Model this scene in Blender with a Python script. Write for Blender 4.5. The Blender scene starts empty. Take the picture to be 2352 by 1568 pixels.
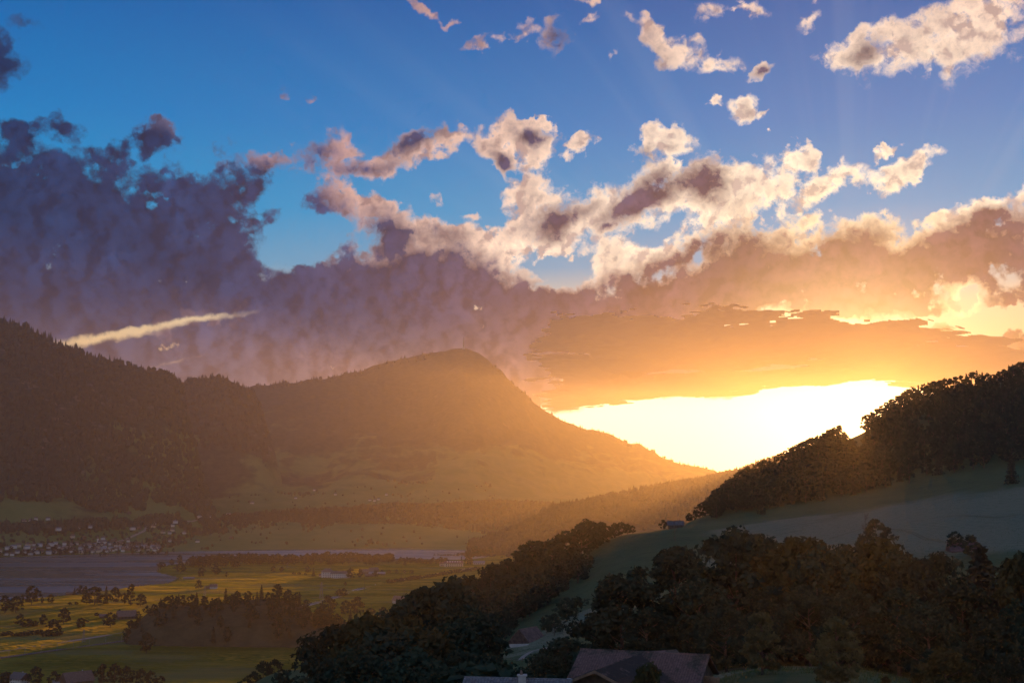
import bpy, bmesh, math, random
import numpy as np
from mathutils import Vector, Matrix, Euler

sc = bpy.context.scene
COL = sc.collection
rad = math.radians

# ------------------------------------------------------------------ camera
F = 2839.0                      # focal length in the photograph's 2352-wide pixels
CX, CY = 1176.0, 784.0
ZC = 165.0                      # camera height over the lake
PITCH = math.atan((1140.0 - CY) / F)
CP, SP = math.cos(PITCH), math.sin(PITCH)
cam_data = bpy.data.cameras.new('camera')
cam = bpy.data.objects.new('camera', cam_data)
COL.objects.link(cam)
cam.location = (0, 0, ZC)
cam.rotation_euler = (rad(90) + PITCH, 0, 0)
cam_data.sensor_width = 36.0
cam_data.lens = 36.0 * F / 2352.0
cam_data.clip_start = 0.5
cam_data.clip_end = 60000.0
sc.camera = cam

def ray(px, py):
    r = (px - CX) / F
    u = (CY - py) / F
    return np.array([r, CP - u * SP, SP + u * CP])

def at(px, py, Y):
    d = ray(px, py)
    s = Y / d[1]
    return (d[0] * s, Y, ZC + d[2] * s)

def zof(py, Y):
    u = (CY - py) / F
    return ZC + Y * (SP + u * CP) / (CP - u * SP)

def pyof(z, Y):
    t = (z - ZC) / Y
    u = (t * CP - SP) / (CP + t * SP)
    return CY - u * F

def xof(px, Y, py=1140.0):
    u = (CY - py) / F
    return (px - CX) / F * Y / (CP - u * SP)

def azel(px, py):
    d = ray(px, py)
    return math.degrees(math.atan2(d[0], d[1])), math.degrees(math.asin(d[2] / np.linalg.norm(d)))

SUN_AZ, SUN_EL = azel(1963, 958)
sa, se = rad(SUN_AZ), rad(SUN_EL)
SUN_DIR = np.array([math.sin(sa) * math.cos(se), math.cos(sa) * math.cos(se), math.sin(se)])

def lin(c):
    out = []
    for v in c[:3]:
        v = v / 255.0
        out.append(v / 12.92 if v <= 0.04045 else ((v + 0.055) / 1.055) ** 2.4)
    return (*out, 1.0)

# ------------------------------------------------------------------ sky (world)
world = bpy.data.worlds.new('World')
sc.world = world
world.use_nodes = True
WT = world.node_tree
for n in list(WT.nodes):
    WT.nodes.remove(n)
try:
    world.cycles.sampling_method = 'MANUAL'
    world.cycles.sample_map_resolution = 512
except Exception:
    pass

class G:
    """small helper to write node maths"""
    def __init__(self, tree):
        self.t = tree
    def n(self, kind, **kw):
        x = self.t.nodes.new(kind)
        for k, v in kw.items():
            setattr(x, k, v)
        return x
    def put(self, sock, v):
        if v is None:
            return
        if isinstance(v, bpy.types.NodeSocket):
            self.t.links.new(v, sock)
        else:
            sock.default_value = v
    def m(self, op, a, b=None, c=None, clamp=False):
        x = self.n('ShaderNodeMath', operation=op, use_clamp=clamp)
        for s, v in zip(x.inputs, (a, b, c)):
            self.put(s, v)
        return x.outputs[0]
    def v(self, op, a, b=None, c=None):
        x = self.n('ShaderNodeVectorMath', operation=op)
        for s, vv in zip(x.inputs, (a, b, c)):
            self.put(s, vv)
        return x.outputs['Value'] if op in ('DOT_PRODUCT', 'LENGTH', 'DISTANCE') else x.outputs[0]
    def scale(self, a, k):
        x = self.n('ShaderNodeVectorMath', operation='SCALE')
        self.put(x.inputs[0], a)
        self.put(x.inputs['Scale'], k)
        return x.outputs[0]
    def sm(self, x, a, b, lo=0.0, hi=1.0):
        r = self.n('ShaderNodeMapRange', interpolation_type='SMOOTHSTEP')
        self.put(r.inputs['Value'], x)
        r.inputs['From Min'].default_value = a
        r.inputs['From Max'].default_value = b
        r.inputs['To Min'].default_value = lo
        r.inputs['To Max'].default_value = hi
        return r.outputs[0]
    def lr(self, x, a, b, lo=0.0, hi=1.0):
        r = self.n('ShaderNodeMapRange')
        self.put(r.inputs['Value'], x)
        r.inputs['From Min'].default_value = a
        r.inputs['From Max'].default_value = b
        r.inputs['To Min'].default_value = lo
        r.inputs['To Max'].default_value = hi
        return r.outputs[0]
    def noise(self, vec, scale, detail=5.0, rough=0.5, color=False, dist=0.0, lac=2.0):
        x = self.n('ShaderNodeTexNoise')
        self.put(x.inputs['Vector'], vec)
        x.inputs['Scale'].default_value = scale
        x.inputs['Detail'].default_value = detail
        x.inputs['Roughness'].default_value = rough
        x.inputs['Lacunarity'].default_value = lac
        x.inputs['Distortion'].default_value = dist
        return x.outputs['Color'] if color else x.outputs[0]
    def mix(self, f, a, b, blend='MIX'):
        x = self.n('ShaderNodeMix', data_type='RGBA', blend_type=blend)
        self.put(x.inputs[0], f)
        self.put(x.inputs[6], a)
        self.put(x.inputs[7], b)
        return x.outputs[2]
    def ramp(self, x, stops, interp='EASE'):
        r = self.n('ShaderNodeValToRGB')
        self.put(r.inputs[0], x)
        cr = r.color_ramp
        cr.interpolation = interp
        while len(cr.elements) < len(stops):
            cr.elements.new(0.5)
        for e, (p, c) in zip(cr.elements, stops):
            e.position = p
            e.color = c
        return r.outputs[0]

g = G(WT)
tc = g.n('ShaderNodeTexCoord').outputs['Generated']
dirn = g.v('NORMALIZE', tc)
sx = g.n('ShaderNodeSeparateXYZ')
g.put(sx.inputs[0], dirn)
az = g.m('MULTIPLY', g.m('ARCTAN2', sx.outputs[0], sx.outputs[1]), 57.29578)
el = g.m('MULTIPLY', g.m('ARCSINE', sx.outputs[2]), 57.29578)
cb = g.n('ShaderNodeCombineXYZ')
g.put(cb.inputs[0], az)
g.put(cb.inputs[1], el)
P2 = cb.outputs[0]
P3 = g.scale(dirn, 57.29578)            # degrees-sized coordinates without a seam
cosθ = g.v('DOT_PRODUCT', dirn, tuple(SUN_DIR))
theta = g.m('MULTIPLY', g.m('ARCCOSINE', g.m('MINIMUM', cosθ, 1.0)), 57.29578)

DEG = 180.0 / math.pi / F

w1 = g.v('SUBTRACT', g.noise(P3, 0.36, 3.0, 0.55, True), (0.5, 0.5, 0.5))
w2 = g.v('SUBTRACT', g.noise(P3, 1.7, 5.0, 0.58, True), (0.5, 0.5, 0.5))
PW = g.v('ADD', P2, g.v('ADD', g.scale(w1, 2.6), g.scale(w2, 1.15)))
PS = g.v('ADD', P2, g.v('ADD', g.scale(w1, 1.4), g.scale(w2, 0.35)))   # softer edges

def blobs(coord, items):
    acc = None
    for (px, py, rx, ry, rot, amp) in items:
        a, e = azel(px, py)
        mp = g.n('ShaderNodeMapping', vector_type='TEXTURE')
        g.put(mp.inputs['Vector'], coord)
        mp.inputs['Location'].default_value = (a, e, 0)
        mp.inputs['Rotation'].default_value = (0, 0, rad(rot))
        mp.inputs['Scale'].default_value = (rx * DEG, ry * DEG, 1)
        gr = g.n('ShaderNodeTexGradient', gradient_type='SPHERICAL')
        g.put(gr.inputs[0], mp.outputs[0])
        acc = g.m('MULTIPLY_ADD', gr.outputs['Fac'], amp, acc if acc is not None else 0.0)
    return acc

# cloud cover: centre, radii and tilt of each cloud seen in the sky, then its weight
COVER = [
 # the big bank over the valley
 (20,600,560,300,0,1.7),(90,470,300,170,0,.62),(330,480,340,180,5,.80),(560,440,230,110,14,1.15),(470,560,280,120,4,1.0),
 (145,285,62,44,0,1.3),(35,312,85,55,0,1.3),(335,322,105,40,14,1.3),(510,328,70,32,10,1.0),(385,296,45,20,10,.8),
 (12,140,70,85,0,1.3),(630,362,75,38,-10,1.3),
 # broken heads right of it
 (780,345,88,72,35,1.3),(850,392,130,42,10,1.0),(955,345,140,56,16,1.4),(1035,345,70,36,30,1.2),
 (760,475,110,85,-35,1.4),(840,472,110,36,-20,1.0),(905,530,110,80,-30,1.4),
 (1020,545,130,55,0,1.2),(1120,570,120,70,0,1.1),(1180,560,100,50,0,.8),
 (1000,650,340,130,6,1.6),(780,680,460,170,0,1.7),
 # single cumulus
 (1200,338,140,78,12,2.3),(1340,336,52,30,35,1.8),(1255,270,36,17,-8,1.6),(1150,375,60,36,-50,1.0),
 (1520,332,115,48,8,2.2),(1480,370,50,40,0,.9),(1565,385,22,16,0,1.0),
 (1702,257,76,48,35,2.0),(1768,270,40,18,25,1.5),(1628,252,22,20,0,1.6),(1776,318,16,16,0,1.1),(2030,340,40,16,28,1.7),
 # the bright bank
 (1210,448,115,54,10,1.9),(1195,505,75,38,55,1.6),(1300,510,150,70,22,1.5),(1455,470,190,85,24,1.5),
 (1620,425,140,105,10,1.6),(1725,440,190,75,22,1.5),(1900,418,160,40,22,1.8),(2060,388,120,40,22,1.8),(1840,368,56,38,40,1.6),
 (1085,490,32,22,20,.8),(1005,460,34,22,0,.7),
 # dark bank with lit tops
 (1560,565,280,62,20,1.4),(1425,580,130,48,10,1.2),(1740,555,190,62,22,1.4),(1890,585,260,105,12,1.7),
 (2000,530,95,52,0,1.3),(2230,545,260,85,20,1.7),(2290,480,90,36,30,1.2),(2330,610,170,100,0,1.5),(2170,500,60,24,25,.9),
 (1400,690,470,105,4,1.6),(1760,670,420,110,5,1.6),(2080,650,260,90,8,1.3),
 # low stratus
 (1176,835,3400,180,0,2.4),(420,815,520,130,0,1.3),(380,655,330,110,4,.8),(1100,720,300,90,0,.8),
 # upper right
 (1965,112,130,46,6,1.1),(2130,88,280,76,17,.95),(2310,65,260,120,17,.9),(2220,30,240,66,14,.6),
 (1105,95,70,24,22,1.0),(1185,72,90,26,26,1.1),(1275,85,66,62,0,1.2),(1362,14,44,20,0,1.2),(1375,60,44,20,20,.9),
 (1500,75,100,36,-50,.85),(1560,120,120,44,-12,.95),(1690,15,40,26,0,1.0),(1740,12,70,30,0,1.1),(1870,30,56,36,50,1.1),
 (1640,152,100,26,20,1.0),(1745,148,80,26,20,1.0),(1625,30,70,40,0,.8),(985,18,70,20,-25,1.0),(1055,40,36,20,30,.8),
 (655,210,26,20,0,.9),(720,215,24,12,0,.6),(60,40,66,24,0,.7),(1405,140,30,22,60,.7),
 # holes
 (650,450,120,46,14,-1.5),(660,570,170,60,22,-1.5),(720,520,60,30,30,-.8),(560,520,36,30,0,-.7),(320,490,30,60,0,-.5),
 
 (2320,738,150,40,8,-3.0),(1240,655,90,26,10,-.8),(1320,610,90,28,10,-1.0),
 (1770,722,150,30,12,-1.35),(1640,785,330,70,8,-1.6),(1950,770,200,60,4,-1.6),(1400,860,260,60,6,-1.2),(2215,682,36,40,0,-1.9),(1820,785,26,16,0,-1.8),(2110,745,150,14,8,-1.4),(1250,600,120,36,0,-.8),
]
CORE = [
 (40,570,560,340,0,2.2),(330,490,360,190,5,1.7),(560,450,230,110,14,1.5),(490,545,280,130,4,1.5),
 (145,288,70,50,0,1.5),(35,316,95,60,0,1.5),(330,326,110,44,14,1.5),(510,330,74,34,10,1.3),(12,140,80,95,0,1.5),(600,400,90,40,10,.9),
 (965,322,120,34,16,1.5),(735,352,60,60,0,1.0),(815,388,66,26,10,1.2),(895,380,70,22,15,.9),
 (735,490,100,80,-30,1.5),(890,535,80,62,-20,1.5),(780,660,420,150,0,2.0),(1060,650,240,90,6,1.7),(1010,545,90,34,0,1.0),
 (1222,312,70,26,8,1.2),(1155,380,46,28,-30,1.3),(1480,365,60,34,0,1.1),(1540,340,40,16,0,.5),
 (1280,508,100,44,30,1.4),(1500,438,110,46,18,1.6),(1430,490,80,36,32,1.2),(1622,418,75,62,20,1.5),(1360,480,40,30,30,.7),
 (1570,588,230,48,20,1.6),(1720,568,150,40,22,1.2),(1885,592,250,82,12,1.9),(2225,560,240,66,20,1.9),(2330,620,150,85,0,1.7),(2290,490,60,24,30,1.2),
 (1400,700,460,85,4,1.8),(1760,665,400,92,5,1.8),(2060,665,260,75,8,1.4),
 (1176,845,3400,190,0,2.6),
 (1990,116,62,32,20,1.2),(1285,88,60,60,0,1.6),(1480,130,90,50,-20,.8),(1760,155,60,20,10,.9),
 (1770,722,160,40,12,-1.2),(1640,785,330,80,8,-1.8),(1950,770,210,70,4,-1.8),(1400,860,260,70,6,-1.2),(2215,682,60,60,0,-1.9),(1820,785,36,24,0,-1.8),(2110,745,170,20,8,-1.2),(345,760,340,46,11,-1.8),
 (1180,585,160,60,0,-.9),
]
fbm = g.noise(g.v('ADD', P3, g.scale(w2, 0.8)), 0.78, 8.0, 0.57)
SUNV = g.v('NORMALIZE', g.v('SUBTRACT', tuple(SUN_DIR * 57.29578), P3))
fbm_s = g.noise(g.v('ADD', g.v('ADD', P3, g.scale(w2, 0.8)), g.scale(SUNV, 0.60)), 0.78, 6.0, 0.54)
pl_ = g.v('ADD', P3, g.scale(w2, 0.5))
lump = g.noise(pl_, 1.25, 3.0, 0.5)
lump_s = g.noise(g.v('ADD', pl_, g.scale(SUNV, 0.32)), 1.25, 3.0, 0.5)
relief = g.m('MULTIPLY_ADD', g.m('SUBTRACT', lump, lump_s), 0.9, g.m('MULTIPLY', g.m('SUBTRACT', fbm, fbm_s), 0.6))
fb = g.m('SUBTRACT', fbm, 0.5)

# the cloud deck outside the frame: broken clouds like those in view
outside = g.m('MAXIMUM', g.sm(g.m('ABSOLUTE', g.m('SUBTRACT', az, 0.0)), 25.0, 38.0), g.sm(el, 24.0, 34.0))
plan = g.n('ShaderNodeCombineXYZ')
zz = g.m('MAXIMUM', g.m('ADD', sx.outputs[2], 0.06), 0.05)
g.put(plan.inputs[0], g.m('DIVIDE', sx.outputs[0], zz))
g.put(plan.inputs[1], g.m('DIVIDE', sx.outputs[1], zz))
deck = g.noise(plan.outputs[0], 0.55, 4.0, 0.6)
A_out = g.m('MULTIPLY', g.sm(deck, 0.40, 0.62), g.m('MULTIPLY', outside, 1.3))
A = g.m('ADD', blobs(PW, COVER), A_out)
B = blobs(PS, CORE)
dens = g.m('SUBTRACT', g.m('MULTIPLY_ADD', g.m('MULTIPLY', fb, 2.9), g.m('MULTIPLY', A, 2.6, clamp=True), A), 0.30)
alpha = g.sm(dens, -0.04, 0.72)
fold = g.noise(g.v('ADD', P3, g.scale(w1, 3.0)), 0.30, 5.0, 0.6)
thick = g.m('ADD', g.m('MULTIPLY_ADD', fb, 1.5, B), g.m('MULTIPLY_ADD', relief, 1.6, g.m('MULTIPLY', g.m('SUBTRACT', dens, 0.75), 0.30)))
core = g.lr(thick, -0.10, 1.25)
# clear strip of bright sky under the stratus
gapn = blobs(g.v('ADD', P2, g.v('ADD', g.scale(w1, 0.5), g.scale(w2, 0.30))),
             [(1560,1085,540,180,2,1.0),(1930,1045,300,208,0,1.0),(2250,1120,300,150,0,1.0)])
gap = g.sm(gapn, 0.02, 0.10)
slit = blobs(g.v('ADD', P2, g.v('ADD', g.scale(w1, 0.35), g.scale(w2, 0.42))), [(235,775,190,17,10,1.0),(430,738,190,12,11,.9),(405,829,120,8,13,.3)])
alpha = g.m('MULTIPLY', alpha, g.m('MULTIPLY', g.m('SUBTRACT', 1.0, gap), g.sm(g.m('MULTIPLY_ADD', g.m('MULTIPLY', fb, 0.9), g.m('MULTIPLY', slit, 3.0, clamp=True), slit), 0.08, 0.85, 1.0, 0.0)))

def C(*rgb, k=1.0):
    c = lin(rgb)
    return (c[0] * k, c[1] * k, c[2] * k, 1.0)

T45 = g.m('DIVIDE', theta, 180.0)
def th(d):
    return d / 180.0
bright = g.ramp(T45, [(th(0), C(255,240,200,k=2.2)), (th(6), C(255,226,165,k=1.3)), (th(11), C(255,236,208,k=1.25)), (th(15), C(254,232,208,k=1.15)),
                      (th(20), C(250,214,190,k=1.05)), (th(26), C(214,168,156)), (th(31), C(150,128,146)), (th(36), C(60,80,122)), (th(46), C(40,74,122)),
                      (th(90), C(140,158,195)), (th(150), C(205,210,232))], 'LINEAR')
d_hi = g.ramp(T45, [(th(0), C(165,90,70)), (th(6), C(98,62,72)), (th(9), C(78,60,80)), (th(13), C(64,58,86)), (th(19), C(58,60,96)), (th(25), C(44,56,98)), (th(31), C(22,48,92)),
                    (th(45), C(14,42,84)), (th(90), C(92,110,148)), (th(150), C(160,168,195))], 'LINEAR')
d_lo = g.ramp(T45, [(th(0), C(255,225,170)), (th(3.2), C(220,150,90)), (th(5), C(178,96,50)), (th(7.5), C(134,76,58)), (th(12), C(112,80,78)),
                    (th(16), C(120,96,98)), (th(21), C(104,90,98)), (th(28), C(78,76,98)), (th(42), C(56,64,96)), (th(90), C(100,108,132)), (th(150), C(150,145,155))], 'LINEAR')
ell = g.m('MULTIPLY_ADD', fb, 3.0, el)
dark = g.mix(g.sm(ell, 5.0, 9.6), d_lo, d_hi)
dark = g.mix(1.0, dark, g.ramp(fold, [(0.34, (0.70,0.72,0.78,1)), (0.5, (1,1,1,1)), (0.66, (1.45,1.36,1.30,1))], 'LINEAR'), 'MULTIPLY')
dark = g.mix(1.0, dark, g.ramp(fbm, [(0.32, (0.72,0.74,0.80,1)), (0.5, (1,1,1,1)), (0.68, (1.25,1.2,1.16,1))], 'LINEAR'), 'MULTIPLY')
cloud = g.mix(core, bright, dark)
cloud = g.mix(1.0, cloud, g.ramp(g.m('MULTIPLY_ADD', relief, 3.2, 0.5), [(0.05, (0.50,0.47,0.54,1)), (0.5, (0.95,0.94,0.95,1)), (0.95, (1.25,1.22,1.18,1))], 'LINEAR'), 'MULTIPLY')

E90 = g.m('DIVIDE', g.m('MAXIMUM', el, 0.0), 90.0)
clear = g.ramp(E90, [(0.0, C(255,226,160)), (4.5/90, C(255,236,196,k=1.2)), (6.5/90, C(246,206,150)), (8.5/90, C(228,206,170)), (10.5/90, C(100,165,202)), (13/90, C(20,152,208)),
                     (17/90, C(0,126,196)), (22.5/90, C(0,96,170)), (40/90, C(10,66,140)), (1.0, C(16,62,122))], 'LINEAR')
# the physical sky of that hour gives the general dusk colour
nish = g.n('ShaderNodeTexSky', sky_type='NISHITA')
nish.sun_disc = False
nish.sun_elevation = se
nish.sun_rotation = sa
nish.altitude = 600.0
nish.dust_density = 1.5
nsky = g.scale(nish.outputs[0], 0.06)
clear = g.mix(0.012, clear, nsky)
# opposite the sun the clear sky is paler
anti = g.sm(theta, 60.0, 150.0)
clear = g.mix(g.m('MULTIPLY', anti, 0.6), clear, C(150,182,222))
# faint beams fanning out from the low sun
bx = g.v('DOT_PRODUCT', P3, (math.cos(sa), -math.sin(sa), 0))
bz = g.m('SUBTRACT', el, SUN_EL)
ang = g.m('ARCTAN2', bz, bx)
bc = g.n('ShaderNodeCombineXYZ')
g.put(bc.inputs[0], ang)
beam = g.noise(bc.outputs[0], 5.5, 3.0, 0.6)
beamf = g.m('MULTIPLY', g.sm(beam, 0.48, 0.68), g.m('MULTIPLY', g.sm(theta, 8.0, 14.0), g.sm(theta, 40.0, 16.0)))
beamc = g.mix(g.m('MULTIPLY', beamf, 0.07), clear, C(190,205,215))
glow = g.m('POWER', 2.718, g.m('MULTIPLY', g.m('POWER', g.m('DIVIDE', theta, 5.0), 2.0), -1.0))
lowb = g.m('MULTIPLY', g.sm(theta, 26.0, 10.0), g.sm(el, 6.5, 3.5))
skyc = g.mix(1.0, beamc, g.mix(lowb, (0,0,0,1), C(255,240,190,k=0.9)), 'ADD')
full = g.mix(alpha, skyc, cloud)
full = g.mix(1.0, full, g.mix(glow, (0,0,0,1), (1.5, 1.1, 0.45, 1)), 'ADD')
# below the horizon: dull ground light
full = g.mix(g.sm(el, 0.0, -4.0), full, C(70,66,60))
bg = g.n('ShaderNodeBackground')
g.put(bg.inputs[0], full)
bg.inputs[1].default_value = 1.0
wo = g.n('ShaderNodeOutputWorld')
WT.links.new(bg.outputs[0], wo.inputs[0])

# ------------------------------------------------------------------ sun
sun_data = bpy.data.lights.new('sun', 'SUN')
sun = bpy.data.objects.new('sun', sun_data)
COL.objects.link(sun)
sun_data.energy = 5.0
sun_data.angle = rad(0.53)
sun_data.color = (1.0, 0.355, 0.055)
sun.rotation_euler = (rad(90) - se, 0, -sa + math.pi)
sun.location = (2000, 3000, 2500)
sun.rotation_euler = Vector(tuple(-SUN_DIR)).to_track_quat('-Z', 'Y').to_euler()

# ------------------------------------------------------------------ exposure and render settings
vs = sc.view_settings
vs.view_transform = 'Standard'
vs.look = 'None'
vs.exposure = 0.0
vs.gamma = 1.0
vs.use_curve_mapping = False
sc.render.engine = 'CYCLES'
cy = sc.cycles
cy.max_bounces = 4
cy.diffuse_bounces = 2
cy.glossy_bounces = 2
cy.transmission_bounces = 3
cy.transparent_max_bounces = 8
cy.volume_bounces = 0
cy.caustics_reflective = False
cy.caustics_refractive = False
cy.sample_clamp_indirect = 4.0
cy.use_adaptive_sampling = True
cy.adaptive_threshold = 0.02
try:
    cy.use_denoising = True
    cy.denoiser = 'OPENIMAGEDENOISE'
except Exception:
    pass

# ------------------------------------------------------------------ helpers
rng = np.random.default_rng(11)
random.seed(5)

def tag(o, label=None, cat=None, group=None, kind=None):
    if label: o['label'] = label
    if cat: o['category'] = cat
    if group: o['group'] = group
    if kind: o['kind'] = kind
    return o

def mesh_np(name, verts, faces, mats=(), matidx=None, smooth=False):
    """verts (n,3), faces (m,k) with one k"""
    verts = np.asarray(verts, dtype=np.float32)
    faces = np.asarray(faces, dtype=np.int32)
    me = bpy.data.meshes.new(name)
    m, k = faces.shape
    me.vertices.add(len(verts))
    me.vertices.foreach_set('co', verts.ravel())
    me.loops.add(m * k)
    me.loops.foreach_set('vertex_index', faces.ravel())
    me.polygons.add(m)
    me.polygons.foreach_set('loop_start', np.arange(0, m * k, k, dtype=np.int32))
    me.polygons.foreach_set('loop_total', np.full(m, k, dtype=np.int32))
    for mt in mats:
        me.materials.append(mt)
    if matidx is not None:
        me.polygons.foreach_set('material_index', np.asarray(matidx, dtype=np.int32))
    me.polygons.foreach_set('use_smooth', np.full(m, smooth, dtype=bool))
    me.update(calc_edges=True)
    me.validate()
    return me

def link(name, me, parent=None, loc=None):
    o = bpy.data.objects.new(name, me)
    COL.objects.link(o)
    if parent is not None:
        o.parent = parent
    if loc is not None:
        o.location = loc
    return o

# smooth value noise for shaping the land
_perm = np.random.default_rng(3).random((256, 256))
def vnoise(x, y):
    x = np.asarray(x, float); y = np.asarray(y, float)
    xi = np.floor(x).astype(int); yi = np.floor(y).astype(int)
    fx = x - xi; fy = y - yi
    fx = fx * fx * (3 - 2 * fx); fy = fy * fy * (3 - 2 * fy)
    a = _perm[xi & 255, yi & 255]; b = _perm[(xi + 1) & 255, yi & 255]
    c = _perm[xi & 255, (yi + 1) & 255]; d = _perm[(xi + 1) & 255, (yi + 1) & 255]
    return (a * (1 - fx) + b * fx) * (1 - fy) + (c * (1 - fx) + d * fx) * fy
def fbm2(x, y, o=5, gain=0.5):
    s = 0.0; a = 1.0; t = 0.0
    for i in range(o):
        s = s + a * (vnoise(x * 2 ** i + 17.3 * i, y * 2 ** i + 9.1 * i) - 0.5)
        t += a; a *= gain
    return s / t * 2

# ------------------------------------------------------------------ materials
class NM(G):
    def __init__(self, name):
        self.mat = bpy.data.materials.new(name)
        self.mat.use_nodes = True
        super().__init__(self.mat.node_tree)
        for n in list(self.t.nodes):
            self.t.nodes.remove(n)
        self.out = self.n('ShaderNodeOutputMaterial')
    def pos(self):
        if not hasattr(self, '_p'):
            self._p = self.n('ShaderNodeNewGeometry').outputs['Position']
        return self._p
    def obj(self):
        return self.n('ShaderNodeTexCoord').outputs['Object']
    def rnd(self):
        return self.n('ShaderNodeObjectInfo').outputs['Random']
    def pbsdf(self, color, rough=0.8, spec=0.2, bump=None, bstr=0.3, bdist=0.1, metal=0.0):
        p = self.n('ShaderNodeBsdfPrincipled')
        self.put(p.inputs['Base Color'], color)
        self.put(p.inputs['Roughness'], rough)
        p.inputs['Specular IOR Level'].default_value = spec
        p.inputs['Metallic'].default_value = metal
        if bump is not None:
            b = self.n('ShaderNodeBump')
            b.inputs['Strength'].default_value = bstr
            b.inputs['Distance'].default_value = bdist
            self.put(b.inputs['Height'], bump)
            self.put(p.inputs['Normal'], b.outputs[0])
        return p.outputs[0]
    def done(self, shader):
        self.t.links.new(shader, self.out.inputs[0])
        return self.mat

def stretch(nm, vec, s):
    mp = nm.n('ShaderNodeMapping')
    nm.put(mp.inputs[0], vec)
    mp.inputs['Scale'].default_value = s
    return mp.outputs[0]

def plain_mat(name, col, rough=0.8, spec=0.2, var=0.25, scale=1.5, metal=0.0):
    nm = NM(name)
    n = nm.noise(nm.obj(), scale, 5, 0.6)
    c = nm.mix(nm.sm(n, 0.3, 0.7), tuple(v * (1 - var) for v in col[:3]) + (1,), tuple(min(1, v * (1 + var)) for v in col[:3]) + (1,))
    return nm.done(nm.pbsdf(c, rough, spec, n, 0.25, 0.05, metal))

def leaf_mat(name, c1, c2, trans=0.35, tcol=None):
    nm = NM(name)
    n = nm.noise(nm.pos(), 0.35, 3, 0.6)
    c = nm.mix(nm.sm(n, 0.35, 0.65), c1, c2)
    c = nm.mix(nm.m('MULTIPLY', nm.rnd(), 0.5), c, (c2[0] * 1.1, c1[1] * 0.85, c1[2] * 0.8, 1))
    d = nm.n('ShaderNodeBsdfDiffuse')
    nm.put(d.inputs[0], c)
    t = nm.n('ShaderNodeBsdfTranslucent')
    nm.put(t.inputs[0], tcol or nm.mix(1.0, c, (1.15, 1.2, 0.6, 1), 'MULTIPLY'))
    mx = nm.n('ShaderNodeMixShader')
    mx.inputs[0].default_value = trans
    nm.put(mx.inputs[1], d.outputs[0]); nm.put(mx.inputs[2], t.outputs[0])
    return nm.done(mx.outputs[0])

M_LEAF = leaf_mat('broadleaf foliage', (.020, .038, .028, 1), (.030, .052, .035, 1), 0.12)
M_LEAFY = leaf_mat('yellowing foliage', (.036, .044, .024, 1), (.050, .053, .026, 1), 0.22)
M_LAWNT = leaf_mat('sky-lit green foliage', (.050, .078, .050, 1), (.068, .098, .058, 1))  # lawn trees: the sky light they catch is put into a paler leaf colour
M_NEEDLE = leaf_mat('needle foliage', (.030, .044, .034, 1), (.044, .058, .042, 1), 0.15)
M_FAR = leaf_mat('far forest foliage', (.044, .046, .032, 1), (.066, .064, .040, 1), 0.02)
M_BARK = plain_mat('bark', (.075, .06, .048), 0.9, 0.1, 0.35, 4.0)

def mountain_mat(name, meadow_top, seedoff):
    nm = NM(name)
    p = nm.pos()
    sp = nm.n('ShaderNodeSeparateXYZ'); nm.put(sp.inputs[0], p)
    nrm = nm.n('ShaderNodeNewGeometry').outputs['Normal']
    sn = nm.n('ShaderNodeSeparateXYZ'); nm.put(sn.inputs[0], nrm)
    q = nm.v('ADD', p, (seedoff, seedoff * .7, 0))
    n1 = nm.noise(stretch(nm, q, (.0011, .0007, .0024)), 1.0, 6, 0.6, dist=0.6)
    n2 = nm.noise(stretch(nm, q, (.006, .0045, .012)), 1.0, 5, 0.65)
    n3 = nm.noise(q, 0.03, 4, 0.6)
    h = nm.m('DIVIDE', sp.outputs[2], meadow_top)
    # open pasture low down, forest higher up and on the steep parts
    f = nm.m('SUBTRACT', nm.m('MULTIPLY_ADD', nm.m('SUBTRACT', n1, 0.5), 3.4, nm.m('MULTIPLY_ADD', nm.m('SUBTRACT', n2, 0.5), 1.1, 0.62)), h)
    f = nm.m('ADD', f, nm.m('MULTIPLY', nm.sm(sn.outputs[2], 0.86, 0.97), 0.25))
    mk = nm.sm(f, -0.16, 0.24)
    grass = nm.mix(nm.sm(n2, 0.35, 0.65), (.075, .105, .030, 1), (.12, .135, .046, 1))
    wood = nm.mix(nm.sm(n3, 0.3, 0.7), (.022, .024, .018, 1), (.055, .052, .032, 1))
    rock = nm.mix(nm.sm(nm.noise(stretch(nm, q, (.01, .01, .05)), 1.0, 5, 0.6), 0.5, 0.75), wood, (.17, .15, .13, 1))
    wood = nm.mix(nm.m('MULTIPLY', nm.sm(sn.outputs[2], 0.76, 0.60), 0.75), wood, rock)
    c = nm.mix(mk, wood, grass)
    return nm.done(nm.pbsdf(c, 0.95, 0.05, n3, 0.6, 8.0))

M_MTN = mountain_mat('mountain slope', 520.0, 0.0)
M_MTN2 = mountain_mat('dark mountain slope', 430.0, 900.0)
M_RIDGE = mountain_mat('wooded ridge slope', 90.0, 2100.0)

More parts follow.
